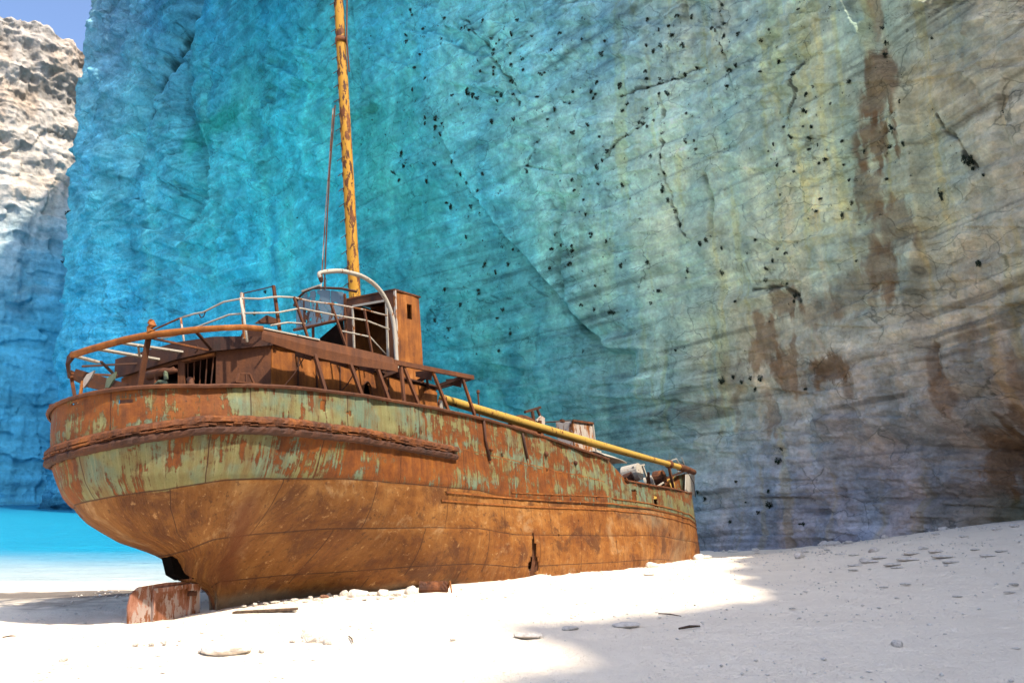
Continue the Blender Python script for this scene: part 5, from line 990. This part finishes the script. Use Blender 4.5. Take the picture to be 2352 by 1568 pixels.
BEACH_ROCKS = [
    (-5.07, 15.51, 0.283, 1.7, 0, 'large flat white boulder half buried on the sunlit sand left of the wreck', 'boulder', None),
    (-5.55, 15.51, 0.058, 1.2, 2, 'small stone against the left end of the large flat white boulder', 'rock', None),
    (-4.48, 15.51, 0.052, 1.3, 2, 'small tan stone just right of the large flat white boulder', 'rock', None),
    (-4.06, 17.03, 0.120, 1.0, 4, 'grainy tan stone standing highest in the cluster of round stones', 'rock', None),
    (-3.83, 16.52, 0.097, 1.2, 1, 'tan stone low in the middle of the cluster of round stones', 'rock', None),
    (-3.62, 16.52, 0.125, 1.0, 4, 'round white stone at the right end of the cluster of round stones', 'rock', None),
    (-3.47, 16.27, 0.099, 0.8, 4, 'small pale egg-shaped stone in front of the round white stone', 'rock', None),
    (-4.19, 16.53, 0.052, 1.2, 2, 'small brown stone at the left end of the cluster of round stones', 'rock', None),
    (-7.57, 14.67, 0.058, 1.2, 1, 'small tan stone alone near the left edge of the sand', 'rock', None),
    (-6.99, 16.07, 0.054, 1.2, 2, 'small stone at the left end of three faint stones left of the boulder', 'rock', None),
    (-6.72, 16.15, 0.050, 1.1, 2, 'small stone in the middle of three faint stones left of the boulder', 'rock', None),
    (-6.51, 16.23, 0.042, 1.1, 2, 'smallest stone at the right end of three faint stones left of the boulder', 'rock', None),
    (0.33, 16.86, 0.167, 1.7, 3, 'oblong cream rock with cracked left end in front of the shadow tongue', 'rock', None),
    (1.20, 17.81, 0.115, 1.8, 0, 'low half buried grey rock between the two oblong cream rocks', 'rock', None),
    (2.41, 18.13, 0.187, 1.6, 3, 'oblong white rock lying where the sand turns to shade', 'rock', None),
    (-1.13, 16.56, 0.051, 1.2, 2, 'small brown stone left of the oblong cream rock', 'rock', None),
    (5.70, 34.70, 0.236, 1.1, 1, 'rough pale rock close to the hull near the bow', 'rock', None),
    (4.75, 29.52, 0.122, 1.8, 3, 'flat pale rock just in front of the rough rock near the bow', 'rock', None),
    (9.60, 43.79, 0.295, 1.2, 1, 'white rock leaning against the foot of the bow', 'rock', None),
    (10.38, 45.53, 0.208, 1.3, 2, 'second white rock just right of the foot of the bow', 'rock', None),
    (7.16, 16.12, 0.129, 1.3, 1, 'pale rounded rock alone on the shaded sand at right', 'rock', None),
    (-4.75, 21.76, 0.098, 1.2, 2, 'small red-brown stone in the row of stones below the hull', 'rock', None),
    (-4.38, 22.39, 0.132, 1, 4, 'small pale stone in the row along the foot of the hull', 'rock', 'pale stones heaped along the foot of the hull'),
    (-3.93, 21.87, 0.214, 1.2, 1, 'long pale stone, largest in the row along the foot of the hull', 'rock', 'pale stones heaped along the foot of the hull'),
    (-3.54, 21.96, 0.107, 1.2, 2, 'small pale stone in the row along the foot of the hull', 'rock', 'pale stones heaped along the foot of the hull'),
    (-3.32, 22.11, 0.196, 1.2, 1, 'second largest pale stone in the row along the foot of the hull', 'rock', 'pale stones heaped along the foot of the hull'),
    (-2.95, 22.05, 0.090, 1.3, 2, 'small pale stone in the row along the foot of the hull', 'rock', 'pale stones heaped along the foot of the hull'),
    (-2.65, 22.41, 0.184, 1.1, 4, 'round pale stone in the hull-foot row, left of the rusted pipe', 'rock', 'pale stones heaped along the foot of the hull'),
    (-2.38, 22.79, 0.090, 1.2, 2, 'small pale stone nearest the rusted pipe in the hull-foot row', 'rock', 'pale stones heaped along the foot of the hull'),
    (-4.50, 21.86, 0.072, 1.3, 2, 'small pale stone in the row along the foot of the hull', 'rock', 'pale stones heaped along the foot of the hull'),
    (-4.91, 21.47, 0.062, 1.3, 2, 'small pale stone in the row along the foot of the hull', 'rock', 'pale stones heaped along the foot of the hull'),
    (-5.07, 21.05, 0.061, 1.3, 3, 'leftmost small flat stone of the row along the foot of the hull', 'rock', 'pale stones heaped along the foot of the hull'),
    (-4.06, 21.30, 0.065, 1.4, 3, 'small pale stone in the row along the foot of the hull', 'rock', 'pale stones heaped along the foot of the hull'),
    (-3.00, 21.43, 0.057, 1.4, 3, 'small pale stone in the row along the foot of the hull', 'rock', 'pale stones heaped along the foot of the hull'),
    (-6.46, 20.71, 0.061, 1.3, 2, 'small pale stone in the row along the foot of the hull', 'rock', 'pale stones heaped along the foot of the hull'),
    (-6.24, 20.87, 0.074, 1.4, 1, 'small pale stone in the row along the foot of the hull', 'rock', 'pale stones heaped along the foot of the hull'),
    (-6.03, 21.04, 0.058, 1.2, 2, 'small pale stone in the row along the foot of the hull', 'rock', 'pale stones heaped along the foot of the hull'),
    (-5.84, 21.21, 0.077, 1.5, 3, 'small pale stone in the row along the foot of the hull', 'rock', 'pale stones heaped along the foot of the hull'),
    (-5.55, 21.04, 0.057, 1.2, 4, 'small pale stone in the row along the foot of the hull', 'rock', 'pale stones heaped along the foot of the hull'),
    (-5.45, 21.48, 0.072, 1.3, 2, 'small pale stone in the row along the foot of the hull', 'rock', 'pale stones heaped along the foot of the hull'),
    (-5.13, 21.80, 0.082, 1.3, 1, 'small pale stone in the row along the foot of the hull', 'rock', 'pale stones heaped along the foot of the hull'),
    (-4.72, 21.25, 0.053, 1.3, 2, 'small pale stone in the row along the foot of the hull', 'rock', 'pale stones heaped along the foot of the hull'),
    (-4.80, 22.53, 0.071, 1.2, 4, 'small pale stone in the row along the foot of the hull', 'rock', 'pale stones heaped along the foot of the hull'),
    (-3.65, 21.29, 0.049, 1.4, 3, 'small pale stone in the row along the foot of the hull', 'rock', 'pale stones heaped along the foot of the hull'),
    (-3.34, 21.39, 0.049, 1.4, 2, 'small pale stone in the row along the foot of the hull', 'rock', 'pale stones heaped along the foot of the hull'),
    (-2.71, 21.75, 0.062, 1.3, 3, 'small pale stone in the row along the foot of the hull', 'rock', 'pale stones heaped along the foot of the hull'),
    (-2.03, 22.77, 0.065, 1.3, 2, 'small pale stone in the row along the foot of the hull', 'rock', 'pale stones heaped along the foot of the hull'),
    (13.73, 35.61, 0.126, 1.6, 3, 'flat pale stone scattered on the shaded sand below the cliff', 'rock', 'flat stones scattered on the shaded sand'),
    (13.84, 34.44, 0.147, 1.6, 3, 'flat pale stone scattered on the shaded sand below the cliff', 'rock', 'flat stones scattered on the shaded sand'),
    (13.45, 32.54, 0.146, 1.4, 1, 'flat pale stone scattered on the shaded sand below the cliff', 'rock', 'flat stones scattered on the shaded sand'),
    (13.36, 31.84, 0.172, 1.9, 3, 'flat pale stone scattered on the shaded sand below the cliff', 'rock', 'flat stones scattered on the shaded sand'),
    (14.12, 32.73, 0.141, 2.0, 3, 'flat pale stone scattered on the shaded sand below the cliff', 'rock', 'flat stones scattered on the shaded sand'),
    (13.50, 30.27, 0.159, 2.2, 3, 'flat pale stone scattered on the shaded sand below the cliff', 'rock', 'flat stones scattered on the shaded sand'),
    (14.52, 31.26, 0.200, 2.0, 3, 'broadest flat stone in the scatter on the shaded sand below the cliff', 'rock', 'flat stones scattered on the shaded sand'),
    (15.31, 32.58, 0.179, 1.8, 3, 'flat pale stone scattered on the shaded sand below the cliff', 'rock', 'flat stones scattered on the shaded sand'),
    (16.02, 32.15, 0.158, 1.8, 3, 'flat pale stone scattered on the shaded sand below the cliff', 'rock', 'flat stones scattered on the shaded sand'),
    (15.51, 30.69, 0.181, 2.0, 3, 'flat pale stone scattered on the shaded sand below the cliff', 'rock', 'flat stones scattered on the shaded sand'),
    (15.12, 29.36, 0.142, 2.2, 3, 'flat pale stone scattered on the shaded sand below the cliff', 'rock', 'flat stones scattered on the shaded sand'),
    (16.23, 33.58, 0.144, 1.5, 1, 'flat pale stone scattered on the shaded sand below the cliff', 'rock', 'flat stones scattered on the shaded sand'),
    (12.65, 31.43, 0.122, 2.2, 3, 'flat pale stone scattered on the shaded sand below the cliff', 'rock', 'flat stones scattered on the shaded sand'),
    (11.95, 29.90, 0.085, 2, 3, 'flat pale stone scattered on the shaded sand below the cliff', 'rock', 'flat stones scattered on the shaded sand'),
    (13.34, 29.57, 0.111, 2, 3, 'flat pale stone scattered on the shaded sand below the cliff', 'rock', 'flat stones scattered on the shaded sand'),
    (17.08, 31.37, 0.117, 1.6, 3, 'flat pale stone scattered on the shaded sand below the cliff', 'rock', 'flat stones scattered on the shaded sand'),
    (17.33, 30.13, 0.119, 2, 3, 'flat pale stone scattered on the shaded sand below the cliff', 'rock', 'flat stones scattered on the shaded sand'),
    (16.54, 29.58, 0.134, 2, 3, 'flat pale stone scattered on the shaded sand below the cliff', 'rock', 'flat stones scattered on the shaded sand'),
    (14.89, 35.09, 0.217, 1.2, 1, 'flat pale stone scattered on the shaded sand below the cliff', 'rock', 'flat stones scattered on the shaded sand'),
    (12.18, 36.16, 0.234, 1.2, 1, 'upright pale stone nearest the bow on the shaded sand', 'rock', 'flat stones scattered on the shaded sand'),
    (13.56, 39.33, 0.135, 1.3, 2, 'flat pale stone scattered on the shaded sand below the cliff', 'rock', 'flat stones scattered on the shaded sand'),
    (6.79, 20.84, 0.050, 1.6, 3, 'small flat stone alone in the middle of the shaded sand', 'rock', 'flat stones scattered on the shaded sand'),
    (11.52, 25.07, 0.100, 1.6, 3, 'flat pale stone scattered on the shaded sand below the cliff', 'rock', 'flat stones scattered on the shaded sand'),
    (10.68, 24.61, 0.078, 1.8, 3, 'flat pale stone scattered on the shaded sand below the cliff', 'rock', 'flat stones scattered on the shaded sand'),
    (11.55, 22.25, 0.066, 2, 3, 'flat pale stone scattered on the shaded sand below the cliff', 'rock', 'flat stones scattered on the shaded sand'),
    (12.94, 22.29, 0.075, 2, 3, 'flat pale stone scattered on the shaded sand below the cliff', 'rock', 'flat stones scattered on the shaded sand'),
    (13.77, 23.48, 0.086, 1.5, 2, 'flat pale stone scattered on the shaded sand below the cliff', 'rock', 'flat stones scattered on the shaded sand'),
    (14.42, 38.92, 0.102, 1.5, 2, 'flat pale stone scattered on the shaded sand below the cliff', 'rock', 'flat stones scattered on the shaded sand'),
    (14.01, 48.56, 0.106, 1.5, 2, 'flat pale stone scattered on the shaded sand below the cliff', 'rock', 'flat stones scattered on the shaded sand'),
    (18.89, 35.43, 0.127, 1.5, 2, 'flat pale stone scattered on the shaded sand below the cliff', 'rock', 'flat stones scattered on the shaded sand'),
    (19.61, 39.21, 0.123, 1.5, 2, 'flat pale stone scattered on the shaded sand below the cliff', 'rock', 'flat stones scattered on the shaded sand'),
    (20.93, 36.57, 0.148, 1.5, 1, 'flat pale stone scattered on the shaded sand below the cliff', 'rock', 'flat stones scattered on the shaded sand'),
    (21.75, 36.65, 0.176, 1.4, 2, 'flat pale stone scattered on the shaded sand below the cliff', 'rock', 'flat stones scattered on the shaded sand'),
]
rr_ = random.Random(11)
for x, y, r, asp, kind, lab, cat, grp in BEACH_ROCKS:
    put_rock(x, y, r, asp, kind, rr_.uniform(-.35, .35) if asp > 1.4 else rr_.uniform(0, 6), lab, cat, grp, 'boulder' if cat == 'boulder' else 'rock', mat=M_bstone if 'red-brown' in lab else None, sink=.16 if r > .1 else 0)
# blocks fallen at the foot of the cliff
rt = random.Random(31)
for k in range(26):
    s_ = rt.uniform(104, 134); p_ = cliff_pt(np.array([s_]), np.array([float(np.interp(s_, [104, 118, 134], [1.6, -.2, -1.4]))]))[0]; _, _, nx_, ny_ = path(np.array([s_])); o_ = rt.uniform(.1, 1.6) ** 1.2
    put_rock(float(p_[0] + nx_[0] * o_), float(p_[1] + ny_[0] * o_), rt.uniform(.08, .30) * (1.6 if k % 9 == 0 else 1), rt.uniform(1, 1.6), rt.choice([1, 2, 4]), rt.uniform(0, 6), 'pale block fallen at the foot of the shaded cliff', 'rock', 'blocks fallen along the foot of the cliff', 'fallen_rock', sink=.15)
# gravel too small to count
rg = np.random.RandomState(17); NP_ = 9000
gx_ = rg.uniform(-13, 24, NP_); gy_ = 7.5 + 40 * rg.rand(NP_) ** 1.35; cl2 = fbm(gx_ / 2.2, gy_ / 2.2, 5.0, 3); kp = cl2 + rg.uniform(-.5, .5, NP_) > .02; gx_, gy_ = gx_[kp], gy_[kp]; gr_ = .010 + .035 * rg.rand(len(gx_)) ** 3.2 + .0006 * gy_; gz_ = sand_z(gx_, gy_)
oc = np.array([(1, 0, 0), (0, 1, 0), (-1, 0, 0), (0, -1, 0), (0, 0, .7), (0, 0, -.7)], float); of = np.array([(0, 1, 4), (1, 2, 4), (2, 3, 4), (3, 0, 4), (1, 0, 5), (2, 1, 5), (3, 2, 5), (0, 3, 5)])
V_ = []; F_ = []
for i in range(len(gx_)):
    a_ = rg.uniform(0, 6.28); ca, sa_ = math.cos(a_), math.sin(a_); q_ = oc * (gr_[i] * rg.uniform(.6, 1.6), gr_[i], gr_[i] * rg.uniform(.5, 1)) * (1 + .25 * rg.randn(6, 1)); q_ = np.stack([q_[:, 0] * ca - q_[:, 1] * sa_, q_[:, 0] * sa_ + q_[:, 1] * ca, q_[:, 2]], -1)
    V_.append(q_ + (gx_[i], gy_[i], gz_[i] + gr_[i] * .3)); F_.append(of + 6 * i)
me = bpy.data.meshes.new('gravel'); me.from_pydata(np.concatenate(V_).tolist(), [], np.concatenate(F_).tolist()); me.polygons.foreach_set('use_smooth', np.ones(len(me.polygons), bool))
tag(link('gravel', me, M_stone), 'fine pale gravel scattered over the beach sand', 'gravel', kind='stuff')
def zs(x, y): return float(sand_z(np.array(float(x)), np.array(float(y))))
o = MB().beam((-6.4, 19.80, zs(-6.4, 19.8) + .03), (-4.9, 19.62, zs(-4.9, 19.62) + .07), .16, .05).build('plank', M_wood, bevel=.01); tag(o, 'long dark weathered plank lying on the sand below the stern', 'plank')
for i, (a_, b_, lab) in enumerate([((3.45, 17.85), (3.95, 18.15), 'thick grey-brown stick on the shaded sand, nearest the camera'), ((3.40, 20.0), (3.85, 19.6), 'thin brown twig on the shaded sand beyond the thick stick'), ((-3.2, 16.95), (-2.98, 16.25), 'brown splinter of driftwood right of the cluster of round stones'), ((-9.95, 16.9), (-9.8, 17.1), 'short dark stick near the left edge of the sand')]):
    A, B_ = Vector((*a_, zs(*a_) + .03)), Vector((*b_, zs(*b_) + .035)); md_ = (A + B_) / 2 + Vector((.01, .03, .01))
    tag(MB().tube([A, md_, B_], [.02, .032, .018] if i == 0 else [.012, .016, .008], 7).build('stick', M_wood, smooth=True), lab, 'stick')
# rusted piece of pipe half buried against the hull
sx, sy = -2.05, 22.7
pp = [(sx - .35 + .04 * i, sy - .1 + .01 * i, zs(sx, sy) + .13 - .004 * i) for i in range(18)]
g = []
for i in range(16):
    row = []
    for j in range(17):
        a_ = math.pi * 2 * j / 20 - .6; r = .17 + .03 * vnoise(i * .5, j * .6, 1.0) + .02 * (i > 12) * ((i + j) % 2)
        row.append((sx - .40 + .05 * i, sy + math.cos(a_) * r, zs(sx, sy) + .10 + math.sin(a_) * r))
    g.append(row)
scrap = MB().quadgrid(g).build('scrap_pipe', M_rust, solid=.02); tag(scrap, 'rusted torn piece of pipe half buried at the foot of the hull', 'scrap metal')
MB().tube([(sx + .36 + .02 * k, sy + .17 * math.cos(k * .7), zs(sx, sy) + .10 + .19 * math.sin(k * .7)) for k in range(8)], .02, 6).build('pipe_lip', M_orange, scrap)

# ------------------------------------------------------------------ dark bushes rooted in the cliff
m, t, b = new_mat('bush_leaf'); N = NT(t); oi = N.n.new('ShaderNodeObjectInfo').outputs['Random']; n1 = N.noise(N.coord(), 4, 3, .6)
N.put(b.inputs['Base Color'], N.mix(n1, (.006, .014, .008), (.02, .035, .012))); b.inputs['Roughness'].default_value = .9; M_bush = m
def bush_mesh(seed):
    r = random.Random(seed); mb = MB(); mb.v = []
    lobes = [(Vector((r.gauss(0, .35), r.gauss(0, .15), r.gauss(0, .38))), r.uniform(.3, .6)) for _ in range(5)]
    for c, rad in lobes:
        for k in range(46):
            d = Vector((r.gauss(0, 1), r.gauss(0, 1), r.gauss(0, 1))).normalized() * rad * r.uniform(.3, 1.05); p = c + d
            a_ = Vector((r.gauss(0, 1), r.gauss(0, 1), r.gauss(0, 1))).normalized() * r.uniform(.08, .2); b2 = a_.cross(Vector((r.gauss(0, 1), r.gauss(0, 1), r.gauss(0, 1)))).normalized() * r.uniform(.06, .15)
            n0 = len(mb.v); mb.v += [tuple(p - a_), tuple(p + b2), tuple(p + a_), tuple(p - b2)]; mb.f.append((n0, n0 + 1, n0 + 2, n0 + 3))
    me = bpy.data.meshes.new('bush'); me.from_pydata(mb.v, [], mb.f); me.materials.append(M_bush); return me
BM = [bush_mesh(k) for k in range(6)]
rb = random.Random(5); GB = 'dark bushes clinging to the cliff face'
def put_bush(s, z, r, tall, label):
    p = cliff_pt(np.array([s]), np.array([z]))[0]; _, _, nx, ny = path(np.array([s]))
    o = bpy.data.objects.new('cliff_bush', BM[rb.randrange(6)]); C.objects.link(o)
    o.location = (p[0] + nx[0] * r * .3, p[1] + ny[0] * r * .3, p[2]); o.scale = (r, r, r * tall); o.rotation_euler = (0, 0, rb.uniform(0, 6.28)); tag(o, label, 'bush', GB)
SPECIAL = {0: 'tall narrow dark bush alone on the right part of the cliff', 1: 'round dark bush at the lower end of the diagonal crack at right', 2: 'wide dark bush on the right edge of the cliff face'}
for ib, (s, z, a_, tl) in enumerate(SHR):
    d = float(cdist(np.array([s]))[0]); r = a_ * 6.2 / 1900 * d
    put_bush(s, z, r, tl ** .8, SPECIAL[ib] if ib in SPECIAL else 'dark bush clinging to the cliff face, larger than most' if a_ >= 1.4 else 'small dark bush clinging to the pale cliff face')
cand = []
while len(cand) < 760:
    s = rb.uniform(114, 168) if rb.random() < .93 else rb.uniform(106, 262); d = float(cdist(np.array([s]))[0]); zf = rb.random() ** .75
    z = d * (.19 + .44 * zf) if s < 180 else d * (.2 + .4 * rb.random())
    cl_ = float(fbm(s / 4.0, z / 3.0, 101, 4)) + .42 * zf - (.25 if s > 172 else 0) - (.2 if s < 119 else 0)
    if rb.random() < .12: c_ = rb.choice(CRACKS); i_ = rb.randrange(len(c_) - 1); f_ = rb.random(); s = c_[i_][0] * (1 - f_) + c_[i_ + 1][0] * f_ + rb.gauss(0, .25); z = c_[i_][1] * (1 - f_) + c_[i_ + 1][1] * f_ + rb.gauss(0, .25); d = float(cdist(np.array([s]))[0]); cl_ = 1
    if cl_ < .14: continue
    cand.append((s, z, rb.uniform(2.6, 6.0) * (1 if rb.random() < .75 else 1.35), d))
cand.sort(key=lambda q: -q[2])
for s, z, r, d in cand[:235]: put_bush(s, z, r / 1900 * d, rb.uniform(.8, 1.4), 'small dark bush clinging to the pale cliff face')
# the several hundred smallest tufts, as one mass
V_ = []; F_ = []; n0 = 0
for s, z, r, d in cand[235:]:
    p = cliff_pt(np.array([s]), np.array([z]))[0]; r = r / 1900 * d * rb.uniform(.55, .9)
    for k in range(26):
        q = Vector((p[0] + rb.gauss(0, .45) * r, p[1] + rb.gauss(0, .3) * r, p[2] + rb.gauss(0, .5) * r)); a_ = Vector((rb.gauss(0, 1), rb.gauss(0, 1), rb.gauss(0, 1))).normalized() * r * rb.uniform(.15, .4); b2 = a_.cross(Vector((rb.gauss(0, 1), rb.gauss(0, 1), rb.gauss(0, 1)))).normalized() * r * rb.uniform(.12, .3)
        V_ += [tuple(q - a_), tuple(q + b2), tuple(q + a_), tuple(q - b2)]; F_.append((n0, n0 + 1, n0 + 2, n0 + 3)); n0 += 4
me = bpy.data.meshes.new('tufts'); me.from_pydata(V_, [], F_); tag(link('cliff_tufts', me, M_bush), 'tiny dark plant tufts dotted over the cliff face', 'plants', kind='stuff')
